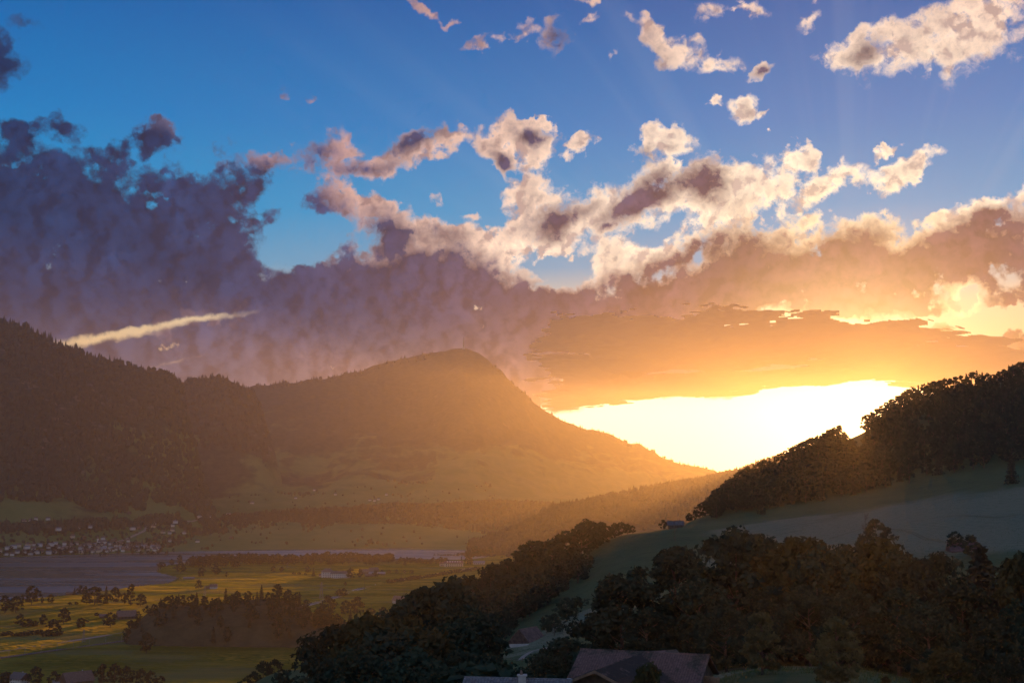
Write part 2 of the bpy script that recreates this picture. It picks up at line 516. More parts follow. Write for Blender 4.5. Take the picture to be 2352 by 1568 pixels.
def meadow_mat():
    nm = NM('hill meadow')
    p = nm.pos()
    n1 = nm.noise(stretch(nm, p, (.012, .012, .02)), 1.0, 6, 0.6)
    n2 = nm.noise(p, 0.35, 5, 0.65)
    n3 = nm.noise(p, 2.2, 3, 0.6)
    base = nm.mix(nm.sm(n1, 0.35, 0.65), (.036, .068, .028, 1), (.058, .088, .036, 1))
    base = nm.mix(nm.m('MULTIPLY', nm.sm(nm.noise(stretch(nm, p, (.05, .05, .16)), 1.0, 5, 0.65), 0.46, 0.62), 0.55), base, (.028, .050, .022, 1))
    base = nm.mix(nm.m('MULTIPLY', nm.sm(n2, 0.35, 0.7), 0.7), base, (.066, .085, .042, 1))
    sx_ = nm.n('ShaderNodeSeparateXYZ'); nm.put(sx_.inputs[0], p)
    w = nm.v('SUBTRACT', nm.noise(p, 0.02, 4, 0.6, True), (.5, .5, .5))
    pw = nm.v('ADD', p, nm.scale(w, 70.0))
    # mown hay meadows, a dry grey-green
    acc = None
    for (cx_, cy_, rx, ry, rot) in HAY:
        mp = nm.n('ShaderNodeMapping', vector_type='TEXTURE')
        nm.put(mp.inputs[0], pw)
        mp.inputs['Location'].default_value = (cx_, cy_, 0)
        mp.inputs['Rotation'].default_value = (0, 0, rot)
        mp.inputs['Scale'].default_value = (rx, ry, 1e6)
        gr = nm.n('ShaderNodeTexGradient', gradient_type='SPHERICAL')
        nm.put(gr.inputs[0], mp.outputs[0])
        acc = gr.outputs['Fac'] if acc is None else nm.m('MAXIMUM', acc, gr.outputs['Fac'])
    hay = nm.m('MULTIPLY', nm.sm(nm.m('MULTIPLY_ADD', nm.m('SUBTRACT', n1, 0.5), 0.7, acc), 0.04, 0.40), nm.sm(n2, 0.30, 0.52, 0.55, 1.0))
    wv = nm.n('ShaderNodeTexWave', wave_type='BANDS', bands_direction='DIAGONAL')
    nm.put(wv.inputs['Vector'], p)
    wv.inputs['Scale'].default_value = 0.10
    wv.inputs['Distortion'].default_value = 3.0
    wv.inputs['Detail'].default_value = 2.0
    wv.inputs['Detail Scale'].default_value = 0.3
    hayc = nm.mix(nm.sm(wv.outputs[1], 0.2, 0.8), (.075, .104, .066, 1), (.150, .168, .118, 1))
    hayc = nm.mix(nm.sm(n3, 0.35, 0.7), hayc, (.155, .165, .12, 1))
    c = nm.mix(nm.m('MULTIPLY', hay, 0.85), base, hayc)
    hgt = nm.m('ADD', n2, nm.m('MULTIPLY', n3, 0.4))
    return nm.done(nm.pbsdf(c, 0.95, 0.05, hgt, 0.8, 0.6))

def plain_ground_mat():
    nm = NM('valley grass')
    p = nm.pos()
    n1 = nm.noise(stretch(nm, p, (.0022, .008, 1)), 1.0, 4, 0.55)
    n2 = nm.noise(stretch(nm, p, (.02, .07, 1)), 1.0, 5, 0.6)
    c = nm.mix(nm.sm(n1, 0.38, 0.6), (.040, .066, .020, 1), (.085, .100, .032, 1))
    c = nm.mix(nm.m('MULTIPLY', nm.sm(n2, 0.4, 0.7), 0.6), c, (.10, .10, .04, 1))
    return nm.done(nm.pbsdf(c, 0.95, 0.05, n2, 0.5, 0.5))

# ------------------------------------------------------------------ valley floor
M_PLAIN = plain_ground_mat()
xs = np.linspace(-9000, 9000, 61); ys = np.linspace(-1500, 13500, 51)
X, Y = np.meshgrid(xs, ys)
idx = np.arange(X.size).reshape(X.shape)
def grid_faces(idx):
    return np.stack([idx[:-1, :-1], idx[:-1, 1:], idx[1:, 1:], idx[1:, :-1]], -1).reshape(-1, 4)
gr_me = mesh_np('ground', np.stack([X, Y, np.zeros_like(X)], -1).reshape(-1, 3), grid_faces(idx), [M_PLAIN])
ground = tag(link('ground', gr_me), kind='structure')

# ------------------------------------------------------------------ meadow hill (near slopes and the hill under the sun)
HILLCOL = {
 -600: [(3,None),(170,1950),(500,1900),(900,1760)],
 400: [(3,None),(170,1900),(300,1860),(500,1800),(800,1745)],
 560: [(3,None),(170,1800),(300,1760),(450,1650),(540,1590),(620,1640),(900,1745)],
 650: [(3,None),(170,1740),(300,1680),(450,1570),(530,1528),(600,1560),(800,1745)],
 740: [(3,None),(170,1720),(300,1650),(450,1560),(520,1520),(620,1580),(800,1750)],
 900: [(3,None),(170,1740),(300,1690),(450,1650),(600,1680),(900,1700)],
 1000: [(3,None),(170,1730),(300,1660),(450,1590),(600,1560),(800,1570),(1100,1640)],
 1100: [(3,None),(170,1700),(300,1610),(400,1545),(480,1490),(600,1440),(720,1385),(800,1375),(1000,1480),(1300,1560)],
 1200: [(3,None),(170,1660),(300,1575),(400,1520),(500,1482),(600,1430),(700,1380),(800,1335),(860,1335),(1100,1450),(1400,1540)],
 1300: [(3,None),(120,1700),(170,1640),(260,1560),(350,1515),(480,1455),(600,1395),(700,1345),(800,1290),(850,1283),(1000,1350),(1300,1500)],
 1380: [(3,None),(120,1700),(170,1640),(260,1552),(350,1500),(450,1445),(600,1360),(750,1285),(860,1234),(920,1240),(1200,1400),(1400,1480)],
 1460: [(3,None),(120,1700),(170,1640),(260,1545),(350,1480),(450,1420),(600,1328),(780,1245),(880,1216),(950,1222),(1200,1350),(1500,1450)],
 1575: [(3,None),(120,1690),(170,1632),(260,1535),(350,1460),(450,1395),(600,1310),(780,1232),(890,1202),(970,1195),(1100,1215),(1400,1330)],
 1700: [(3,None),(120,1630),(170,1574),(200,1540),(260,1520),(450,1385),(600,1305),(760,1235),(900,1185),(1050,1130),(1130,1118),(1300,1140),(1600,1200)],
 1850: [(3,None),(120,1630),(170,1574),(200,1542),(260,1524),(320,1485),(450,1365),(600,1275),(760,1205),(900,1165),(1050,1095),(1200,1035),(1300,1035),(1700,1110)],
 1965: [(3,None),(120,1630),(170,1576),(200,1550),(260,1530),(320,1480),(450,1345),(600,1255),(760,1185),(900,1145),(1050,1064),(1200,1004),(1300,1006),(1700,1075)],
 2080: [(3,None),(120,1640),(170,1590),(260,1545),(320,1475),(450,1335),(600,1240),(760,1170),(900,1122),(1050,1030),(1230,925),(1330,920),(1700,1000)],
 2200: [(3,None),(120,1640),(170,1590),(260,1545),(320,1470),(450,1325),(600,1215),(760,1140),(900,1098),(1080,985),(1270,893),(1370,888),(1750,960)],
 2352: [(3,None),(120,1640),(170,1590),(260,1545),(330,1450),(450,1310),(600,1195),(760,1115),(900,1072),(1100,950),(1310,868),(1420,860),(1800,930)],
 2560: [(3,None),(120,1630),(170,1585),(260,1530),(330,1430),(450,1290),(600,1170),(760,1090),(900,1040),(1100,900),(1330,800),(1450,795),(1850,880)],
 3200: [(3,None),(120,1600),(170,1560),(260,1490),(330,1390),(450,1240),(600,1110),(760,1020),(900,960),(1100,800),(1350,690),(1500,690),(1900,780)],
}
HY = np.concatenate([np.linspace(3, 100, 12)[:-1], np.geomspace(100, 2000, 150)])
HPX = np.arange(-600, 3201, 10.0)
_rows = []
for k in sorted(HILLCOL):
    pts = HILLCOL[k]
    yy = [p[0] for p in pts]; zz_ = [ZC - 2.2 if p[1] is None else zof(p[1], p[0]) for p in pts]
    _rows.append(np.interp(np.log(HY), np.log(yy), zz_))
_rows = np.array(_rows)
_keys = np.array(sorted(HILLCOL), float)
HZ = np.empty((len(HPX), len(HY)))
for j in range(len(HY)):
    HZ[:, j] = np.interp(HPX, _keys, _rows[:, j])
def smooth(a, axis, r):
    k = np.exp(-0.5 * (np.arange(-3 * r, 3 * r + 1) / r) ** 2); k /= k.sum()
    pad = [(0, 0)] * a.ndim; pad[axis] = (3 * r, 3 * r)
    b = np.pad(a, pad, mode='edge')
    return np.apply_along_axis(lambda v: np.convolve(v, k, 'valid'), axis, b)
HZ = smooth(smooth(HZ, 1, 2), 0, 3)
# beyond its far edge the hill sinks under the valley floor
HZ = HZ - np.clip((HY - 1500) / 500, 0, 1)[None, :] ** 2 * 260 * (1 if True else 0)
HXX = (HPX - CX)[:, None] / F * HY[None, :] / CP
HYY = np.broadcast_to(HY[None, :], HXX.shape)
HZ = HZ + fbm2(HXX / 55.0 + 40, HYY / 55.0 + 40, 4) * np.clip(HYY / 250, 0, 1) * 2.6
HZ = np.where(HZ < 6, HZ - (6 - HZ) * 0.6, HZ)
HZ = np.maximum(HZ, -14)
def hill_z(x, y):
    px = CX + x * F * CP / max(y, 1e-3)
    i = np.clip((px - HPX[0]) / 10.0, 0, len(HPX) - 1.001); j = np.interp(y, HY, np.arange(len(HY)))
    i0 = int(i); j0 = min(int(j), len(HY) - 2); fi = i - i0; fj = j - j0
    a = HZ[i0, j0] * (1 - fi) + HZ[i0 + 1, j0] * fi
    b = HZ[i0, j0 + 1] * (1 - fi) + HZ[i0 + 1, j0 + 1] * fi
    return a * (1 - fj) + b * fj if y < HY[-1] else -99.0

def P(px, py, Y):
    p = at(px, py, Y)
    return p[0], p[1]
HAY = [(*P(2230, 1180, 640), 190, 130, 0.5), (*P(2000, 1200, 720), 110, 85, 0.4), (*P(1330, 1415, 500), 26, 62, -0.35), (*P(1640, 1500, 300), 18, 14, 0.0),
       (*P(1226, 1500, 440), 12, 16, 0.4), (*P(1760, 1550, 240), 50, 14, 0.1), (*P(2350, 1150, 560), 110, 90, 0.3), (*P(1790, 1200, 800), 60, 40, .3)]
M_MEADOW = meadow_mat()
idx = np.arange(HZ.size).reshape(HZ.shape)
hill_me = mesh_np('meadow_hill', np.stack([HXX, HYY, HZ], -1).reshape(-1, 3), grid_faces(idx)[:, ::-1], [M_MEADOW], smooth=True)
hill = tag(link('meadow_hill', hill_me), kind='structure')

# ------------------------------------------------------------------ mountains
class Slope:
    """A mountain as seen across the valley: ridge line, foot and back, on a fan of columns."""
    def __init__(self, name, ridge, foot, prof, mat, rough, back=2600, step=5.0, nrow=110, px0=None, px1=None, seed=0.0, jag=4.0):
        r = np.array(ridge, float)          # px, py, distance
        f = np.array(foot, float)           # px, distance, height
        self.PX = np.arange(px0, px1 + .1, step)
        ry = np.interp(self.PX, r[:, 0], r[:, 1]); rY = np.interp(self.PX, r[:, 0], r[:, 2])
        rY = smooth(rY, 0, 6)
        fY = np.interp(self.PX, f[:, 0], f[:, 1]); fz = np.interp(self.PX, f[:, 0], f[:, 2])
        rz = np.array([zof(a, b) for a, b in zip(ry, rY)])
        t = np.concatenate([np.linspace(0, 1, nrow), 1 + np.linspace(0, 1, 14)[1:] ** 1.3])
        T = np.broadcast_to(t[None, :], (len(self.PX), len(t)))
        Yg = np.where(T <= 1, fY[:, None] + (rY - fY)[:, None] * T, rY[:, None] + (T - 1) * back)
        tp, zp = np.array(prof).T
        up = np.interp(np.minimum(t, 1), tp, zp)
        Zg = fz[:, None] + (rz - fz)[:, None] * up[None, :]
        down = np.clip(T - 1, 0, 1)
        Zg = Zg - (rz[:, None] + 60) * (down ** 1.1)
        Xg = (self.PX - CX)[:, None] / F * Yg / CP
        env = np.clip(up[None, :] * 3, 0, 1) * (1 - np.clip((np.minimum(T, 1) - 0.86) / 0.14, 0, 1)) * (T <= 1)
        gul = fbm2(Xg / 900 + seed, Yg / 1800 + seed, 6, 0.55)
        rid = 1 - np.abs(fbm2(Xg / 520 + seed + 5, Yg / 1300 + seed + 5, 5, 0.55)) * 2.4
        Zg = Zg + env * (gul * rough + (rid - 0.5) * rough * 0.55)
        Zg = Zg + (T > 0.985) * (T < 1.02) * fbm2(Xg / 60 + seed, Xg * 0 + seed, 4)[:, :] * jag
        self.X, self.Y, self.Z, self.t, self.fY, self.rY = Xg, Yg, Zg, t, fY, rY
        idx = np.arange(Zg.size).reshape(Zg.shape)
        me = mesh_np(name, np.stack([Xg, Yg, Zg], -1).reshape(-1, 3), grid_faces(idx)[:, ::-1], [mat], smooth=True)
        self.o = tag(link(name, me), kind='structure')
        self.step = step
    def z(self, x, y):
        px = CX + x * F * CP / y
        i = (px - self.PX[0]) / self.step
        if i < 0 or i > len(self.PX) - 1.01:
            return -99.0
        i0 = int(i); fi = i - i0
        za = np.interp(y, self.Y[i0], self.Z[i0], left=-99, right=-99)
        zb = np.interp(y, self.Y[i0 + 1], self.Z[i0 + 1], left=-99, right=-99)
        return za * (1 - fi) + zb * fi
    def hit(self, px, py):
        """first point of the slope seen at a pixel, from the nearest column"""
        i = int(np.clip(round((px - self.PX[0]) / self.step), 0, len(self.PX) - 1))
        pys = pyof(self.Z[i], self.Y[i])
        n = int((self.t <= 1).sum())
        for j in range(n - 1):
            if pys[j] >= py > pys[j + 1]:
                k = (pys[j] - py) / (pys[j] - pys[j + 1])
                y = self.Y[i, j] * (1 - k) + self.Y[i, j + 1] * k
                return (xof(px, y), y, self.Z[i, j] * (1 - k) + self.Z[i, j + 1] * k)
        return None

RIGI = [(-900,960,8200),(0,960,8200),(300,930,8200),(560,891,8300),(600,886,8300),(650,880,8400),(700,874,8500),(760,867,8600),(800,858,8700),(835,849,8800),(870,836,8900),
        (910,828,9000),(950,820,9000),(1010,806,9000),(1045,801,9000),(1072,799,9000),(1100,812,9000),(1118,823,9000),(1132,838,9000),(1150,847,9000),(1165,865,9000),(1185,886,9000),
        (1207,902,9000),(1230,929,9050),(1255,944,9100),(1272,954,9100),(1310,972,9150),(1350,985,9200),(1400,999,9300),(1440,1017,9300),(1470,1022,9300),(1495,1034,9300),(1525,1053,9300),
        (1560,1066,9300),(1590,1069,9300),(1620,1077,9300),(1650,1086,9300),(1700,1102,9300),(1780,1130,9300),(1900,1150,9300),(3000,1160,9300)]
mountain = Slope('mountain', RIGI, [(-900,3300,-8),(0,3440,-8),(400,3700,-8),(700,3950,-8),(1080,4150,-8),(1300,4300,-8),(3000,4600,-8)],
                 [(0,0),(.06,.03),(.16,.06),(.30,.115),(.42,.19),(.54,.29),(.64,.40),(.74,.535),(.84,.70),(.92,.85),(.97,.945),(1,1)], M_MTN, 120.0, px0=-900, px1=2300, seed=31.0, jag=14)
LEFTM = [(-900,560,4500),(-300,640,4400),(-100,705,4350),(0,738,4300),(40,749,4300),(90,770,4350),(130,792,4450),(170,806,4600),(215,822,4750),(270,834,4950),(310,848,5050),(350,850,5050),
         (385,857,5100),(405,870,5100),(421,880,5150),(426,908,5200),(436,950,5200),(450,1000,5100),(466,1060,4900),(486,1130,4650),(510,1200,4350),(540,1268,4150),(700,1300,4100)]
left_mountain = Slope('dark_mountain', LEFTM, [(-900,3000,-8),(0,3420,-8),(250,3700,-8),(420,4000,-8),(700,4200,-8)],
                 [(0,0),(.12,.06),(.25,.13),(.40,.24),(.55,.39),(.70,.57),(.85,.79),(.95,.94),(1,1)], M_MTN2, 85.0, px0=-900, px1=690, seed=77.0, jag=9, back=1500)
KNOB = [(250,1110,6400),(330,1020,6400),(390,893,6400),(423,879,6400),(440,872,6400),(465,868,6400),(487,869,6400),(507,866,6400),(530,874,6400),(548,884,6400),(570,894,6400),(584,899,6400),(604,930,6400),(630,1010,6400),(660,1120,6400)]
knob = Slope('mountain_shoulder', KNOB, [(250,5600,140),(660,5600,140)], [(0,0),(.3,.2),(.6,.5),(.85,.82),(1,1)], M_MTN2, 60.0, px0=255, px1=655, seed=12.0, jag=8, back=900)
RIDGE = [(900,1262,3950),(1060,1252,4000),(1130,1232,4000),(1180,1214,4000),(1225,1194,3950),(1262,1170,3700),(1300,1162,3650),(1340,1156,3800),(1400,1141,4300),(1450,1128,4700),(1500,1118,5100),
         (1560,1108,5500),(1600,1101,5700),(1650,1089,5900),(1700,1077,6000),(1750,1058,6000),(1800,1042,6000),(1870,1034,6000),(2100,1025,6000),(2400,1020,6000),(3200,1020,6000)]
ridge = Slope('wooded_ridge', RIDGE, [(900,3600,-8),(1200,3400,-8),(1300,3200,-8),(1400,3000,-8),(1700,2700,-8),(3200,2500,-8)],
              [(0,0),(.15,.08),(.35,.27),(.55,.5),(.75,.73),(.9,.9),(1,1)], M_RIDGE, 30.0, px0=910, px1=3100, seed=5.0, jag=4, back=420)
FOOTH = [(380,1262,5000),(450,1232,5000),(520,1205,5000),(600,1180,5000),(700,1170,5000),(800,1168,5000),(900,1160,5050),(1000,1163,5000),(1060,1158,5000),(1130,1152,5000),(1200,1155,5000),(1270,1160,5000),
         (1340,1170,5000),(1450,1200,5000),(1600,1250,5000)]
foothill = Slope('wooded_foothill', FOOTH, [(380,4550,-8),(1600,4550,-8)], [(0,0),(.25,.2),(.5,.5),(.75,.78),(1,1)], M_RIDGE, 26.0, px0=385, px1=1595, seed=8.0, jag=5, back=700)

# ------------------------------------------------------------------ lake
def on_plain(px, py, z=0.0):
    d = ray(px, py)
    s = (z - ZC) / d[2]
    return (d[0] * s, d[1] * s)

LAKE = [(-700,1284),(-300,1282),(0,1279),(120,1275),(300,1268.5),(420,1265.5),(640,1262.5),(800,1261),(1000,1257),(1080,1254.5),(1200,1252.5),(1330,1252),
        (1330,1262),(1240,1263),(1180,1268),(1128,1278),(1060,1286),(880,1290),(700,1288),(560,1287),(470,1290),(392,1296),(372,1304),(358,1311),(378,1317),(402,1322),(411,1328),(395,1338),(360,1341),(319,1345.5),
        (280,1351),(240,1356),(200,1362),(150,1366.5),(100,1372),(55,1376),(0,1382),(-200,1405),(-700,1470)]
lp = np.array([on_plain(a, b) for a, b in LAKE])
# smooth the shore line
def chaikin(p, n=2):
    for _ in range(n):
        q = np.roll(p, -1, 0)
        p = np.stack([p * .75 + q * .25, p * .25 + q * .75], 1).reshape(-1, 2)
    return p
lp = chaikin(lp, 2)
lp = lp + np.stack([fbm2(lp[:, 0] / 60, lp[:, 1] / 60, 3), fbm2(lp[:, 0] / 60 + 9, lp[:, 1] / 60 + 4, 3)], -1) * 9
def poly_mesh(name, pts, z, mat):
    me = bpy.data.meshes.new(name)
    bm = bmesh.new()
    vs_ = [bm.verts.new((a, b, z)) for a, b in pts]
    f_ = bm.faces.new(vs_)
    if f_.normal.z < 0:
        f_.normal_flip()
    bm.normal_update()
    if f_.normal.z < 0:
        f_.normal_flip()
    bmesh.ops.triangulate(bm, faces=bm.faces[:])
    bm.to_mesh(me); bm.free()
    me.materials.append(mat)
    return me
nm = NM('lake water')
p = nm.pos()
wv = nm.noise(stretch(nm, p, (.06, .18, 1)), 1.0, 4, 0.6)
calm = nm.noise(stretch(nm, p, (.0012, .006, 1)), 1.0, 4, 0.6)
rgh = nm.sm(calm, 0.42, 0.60, 0.20, 0.46)
M_WATER = nm.done(nm.pbsdf((.090, .082, .064, 1), rgh, 0.5, wv, 0.35, 0.5))
lake = tag(link('lake', poly_mesh('lake', lp, 0.12, M_WATER)), kind='structure')

# ------------------------------------------------------------------ haze
haze_m = bpy.data.materials.new('haze')
haze_m.use_nodes = True
ht = haze_m.node_tree
for n in list(ht.nodes):
    ht.nodes.remove(n)
ho = ht.nodes.new('ShaderNodeOutputMaterial')
hv = ht.nodes.new('ShaderNodeVolumePrincipled')
hv.inputs['Color'].default_value = (0.83, 0.89, 1.0, 1)
hv.inputs['Density'].default_value = 3.5e-5
hv.inputs['Anisotropy'].default_value = 0.72
ht.links.new(hv.outputs[0], ho.inputs['Volume'])
bm = bmesh.new()
bmesh.ops.create_cube(bm, size=1.0)
hme = bpy.data.meshes.new('haze'); bm.to_mesh(hme); bm.free()
hme.materials.append(haze_m)
haze = tag(link('haze', hme), kind='stuff')

# ------------------------------------------------------------------ low cloud bank beyond the mountains
CLOUD_Z = 1490.0
nm = NM('cloud underside')
pn = nm.noise(stretch(nm, nm.pos(), (.0006, .0002, .002)), 1.0, 5, 0.6)
cd = nm.n('ShaderNodeBsdfDiffuse'); cd.inputs[0].default_value = (.74, .62, .58, 1)
ct = nm.n('ShaderNodeBsdfTranslucent'); ct.inputs[0].default_value = (.85, .70, .62, 1)
cm = nm.n('ShaderNodeMixShader'); nm.put(cm.inputs[0], 0.4)
nm.put(cm.inputs[1], cd.outputs[0]); nm.put(cm.inputs[2], ct.outputs[0])
M_CLOUD = nm.done(cm.outputs[0])
cpx = np.arange(-1500, 4300, 7.0)
near_y = np.interp(cpx, [-1500, 0, 150, 400, 640, 900, 1150, 1400, 1700, 2000, 2200, 2352, 4300], [860, 850, 832, 800, 772, 745, 725, 705, 690, 690, 740, 770, 800])
far_y = np.interp(cpx, [-1500, 900, 1270, 1450, 1650, 1800, 1950, 2100, 2352, 4300], [985, 962, 946, 932, 915, 899, 880, 890, 918, 952])
Dn = (CLOUD_Z - ZC) / np.array([(zof(a, 1.0) - ZC) for a in near_y])
Df = (CLOUD_Z - ZC) / np.array([(zof(a, 1.0) - ZC) for a in far_y])
tt = np.linspace(0, 1, 170)
Dg = Dn[:, None] * (Df / Dn)[:, None] ** tt[None, :]
Xc = (cpx - CX)[:, None] / F * Dg / CP
nz = fbm2(Xc / 1500 + 3, Dg / 2600 + 3, 6, 0.55)
near_d = tt[None, :] / 0.34 - 0.30 + 1.3 * fbm2(Xc / 800 + 21, Dg / 1000 + 7, 7, .75)
far_d = (1 - tt)[None, :] / 0.11 - 0.35 + 1.3 * fbm2(Xc / 700 + 2, Dg / 900 + 5, 6, .6)
gaps = 1.0 - 9.0 * np.clip(fbm2(Xc / 1500 + 61, Dg / 1300 + 33, 5, .6) - 0.30, 0, 1)      # breaks where the bright sky shows through
dens = np.minimum(np.minimum(near_d, far_d), gaps)
side = ((cpx - 1225) / 130.0)[:, None] - tt[None, :] * .3 + 1.1 * fbm2(Xc / 600 + 81, Dg / 700 + 13, 6, .65)
dens = np.minimum(dens, side)
dens[0] = dens[-1] = -1
edge = np.clip(dens, 0, 1)
bot = CLOUD_Z + (85 * nz + 55 * fbm2(Xc / 420 + 5, Dg / 800 + 9, 5, .55)) * edge - 22 * edge
el_all = np.where(dens > 0.0, (bot - ZC) / Dg, -1).max(1)           # how high its near edge stands in each direction
el_n = np.array([el_all[max(0, i - 14):i + 15].min() for i in range(len(el_all))])
el_n = (smooth(np.maximum(el_n, .05), 0, 5) - .004)[:, None]
tall = np.clip(ZC + Dg * el_n - bot, 6, 1100)          # unseen height added behind the near edge to keep sun off the upper haze
top = bot + edge ** 1.3 * tall * (0.93 + 0.07 * nz) + 1.5
top = np.where(dens <= 0, bot, top)
idx = np.arange(bot.size).reshape(bot.shape)
cv = np.concatenate([np.stack([Xc, Dg, bot], -1).reshape(-1, 3), np.stack([Xc, Dg, top], -1).reshape(-1, 3)])
gf = grid_faces(idx)
gf = gf[(dens.ravel()[gf] > 0).any(1)]
cf = np.concatenate([gf, (gf + bot.size)[:, ::-1]])
clouds = tag(link('clouds', mesh_np('clouds', cv, cf, [M_CLOUD], smooth=True)), kind='stuff')

# ------------------------------------------------------------------ trees
def leaf_cloud(centres, radii, n_each, size, seed, flat=0.75, droop=0.0):
    """n_each leaf sprays (bent quads) round every clump centre"""
    r = np.random.default_rng(seed)
    c = np.repeat(np.asarray(centres), n_each, 0)
    R = np.repeat(np.asarray(radii), n_each)
    d = r.normal(size=(len(c), 3)); d /= np.linalg.norm(d, axis=1)[:, None]
    rr = R * r.random(len(c)) ** 0.45
    p = c + d * rr[:, None] * np.array([1, 1, flat])
    n = d * 0.6 + r.normal(size=(len(c), 3)) * 0.7 + np.array([0, 0, 0.35])
    n /= np.linalg.norm(n, axis=1)[:, None]
    a = np.cross(n, r.normal(size=(len(c), 3))); a /= np.linalg.norm(a, axis=1)[:, None]
    b = np.cross(n, a)
    s = size * (0.55 + 0.9 * r.random(len(c)))[:, None]
    a = a * s; b = b * s * 0.62
    a[:, 2] -= droop * s[:, 0]
    q = np.stack([p - a, p - b * .9 + n * s * .12, p + a, p + b], 1).reshape(-1, 3)
    f = np.arange(len(q)).reshape(-1, 4)
    return q, f

def tube(path, radii, sides=6):
    path = np.asarray(path, float)
    v = []; f = []
    for i, (p, r) in enumerate(zip(path, radii)):
        t = path[min(i + 1, len(path) - 1)] - path[max(i - 1, 0)]
        t = t / (np.linalg.norm(t) + 1e-9)
        u = np.cross(t, [0.3, 1, 0.1]); u /= np.linalg.norm(u)
        w = np.cross(t, u)
        for k in range(sides):
            an = 2 * math.pi * k / sides
            v.append(p + (u * math.cos(an) + w * math.sin(an)) * r)
    for i in range(len(path) - 1):
        for k in range(sides):
            a = i * sides + k; b = i * sides + (k + 1) % sides
            f.append((a, b, b + sides, a + sides))
    return np.array(v), np.array(f)

def join(parts):
    vs_, fs_ = [], []; o = 0
    for v, f in parts:
        vs_.append(v); fs_.append(f + o); o += len(v)
    return np.concatenate(vs_), np.concatenate(fs_)

def broad_proto(seed, H, W, n_clump, n_each, leaf, shape='round', mat=None, trunk_h=0.16, bare=0.0):
    """broadleaf tree: trunk with limbs, crown of leaf clumps with gaps; returns (trunk mesh, crown mesh)"""
    r = np.random.default_rng(seed)
    cen = []; rad_ = []
    tries = 0
    while len(cen) < n_clump and tries < 20000:
        tries += 1
        z = r.random()
        if shape == 'round': w = math.sin(math.pi * min(1, (0.06 + z * 0.94)) ** 0.8) ** 0.65
        elif shape == 'tall': w = math.sin(math.pi * (0.12 + z * 0.86) ** 1.1) ** 0.75
        elif shape == 'pear': w = (1 - z) ** 0.55 * (0.55 + 0.45 * min(1, z * 5)) + 0.08
        elif shape == 'column': w = math.sin(math.pi * (0.05 + 0.93 * z) ** 0.75) ** 0.5
        an = r.random() * 2 * math.pi
        lob = 1 + 0.26 * math.sin(an * 3 + seed) * math.sin(z * 7 + seed) + 0.18 * math.sin(an * 5 - z * 9 + seed * 2)
        rr = w * W / 2 * lob * (0.35 + 0.65 * r.random() ** 0.5)
        c = np.array([rr * math.cos(an), rr * math.sin(an), H * (trunk_h + z * (0.96 - trunk_h))])
        cen.append(c); rad_.append(W * (0.085 + 0.075 * r.random()))
    q, f = leaf_cloud(cen, rad_, n_each, leaf, seed + 1)
    crown = mesh_np('crown', q, f, [mat or M_LEAF])
    parts = [tube([(0, 0, -1.2), (0, 0, H * .06), (W * .01, 0, H * .3), (0, W * .015, H * .62), (0, 0, H * .86)],
                  [H * .026, H * .02, H * .016, H * .009, H * .003], 7)]
    order = r.permutation(len(cen))[: min(16, len(cen))]
    for i in order:
        c = cen[i]
        z0 = max(H * trunk_h * .8, c[2] - 0.5 * math.hypot(c[0], c[1]) - H * .06)
        s = np.array([0, 0, z0])
        m = s * .45 + c * .55 + np.array([0, 0, -H * .012])
        parts.append(tube([s, m, c], [H * .008, H * .005, H * .0018], 4))
    v, f = join(parts)
    return mesh_np('trunk', v, f, [M_BARK]), crown

def conifer_proto(seed, H, W, tiers, per, leaf, sparse=0.0):
    r = np.random.default_rng(seed)
    cen = []; rad_ = []
    for t in range(tiers):
        z = (t + 0.4 * r.random()) / tiers
        w = (1 - z) ** 0.8 * W / 2 * (0.8 + 0.4 * r.random())
        k = max(3, int(per * (1 - z) + 3))
        for j in range(k):
            an = 2 * math.pi * (j + r.random() * .7) / k
            if r.random() < sparse: continue
            ln = w * (0.75 + 0.4 * r.random())
            for u in (0.3, 0.62, 0.95):
                cen.append((ln * u * math.cos(an), ln * u * math.sin(an), H * (0.07 + 0.92 * z) - ln * u * 0.28))
                rad_.append(W * 0.075 * (1.2 - 0.4 * z))
    cen.append((0, 0, H * .985)); rad_.append(W * .03)
    q, f = leaf_cloud(cen, rad_, leaf[0], leaf[1], seed + 1, 0.5, 0.35)
    crown = mesh_np('crown', q, f, [M_NEEDLE])
    v, f = tube([(0, 0, -1.2), (0, 0, H * .3), (0, 0, H * .97)], [H * .018, H * .012, H * .002], 6)
    return mesh_np('trunk', v, f, [M_BARK]), crown

def bare_proto(seed, H):
    r = np.random.default_rng(seed)
    parts = [tube([(0, 0, -1), (0.1, 0, H * .4), (-.1, 0.1, H * .95)], [H * .014, H * .01, H * .002], 5)]
    def grow(p, d, l, rd, lev):
        e = p + d * l
        parts.append(tube([p, (p + e) / 2 + r.normal(size=3) * l * .05, e], [rd, rd * .7, rd * .35], 4))
        if lev:
            for _ in range(4):
                s = p + (e - p) * (0.35 + .65 * r.random())
                nd = d + r.normal(size=3) * .6 + np.array([0, 0, .25]); nd /= np.linalg.norm(nd)
                grow(s, nd, l * .55, rd * .5, lev - 1)
    for k in range(9):
        an = r.random() * 6.28; z = H * (.3 + .55 * r.random())
        d = np.array([math.cos(an), math.sin(an), .7]); d /= np.linalg.norm(d)
        grow(np.array([0, 0, z]), d, H * .24 * (1.25 - z / H), H * .005, 2)
    v, f = join(parts)
    return mesh_np('branches', v, f, [M_BARK])

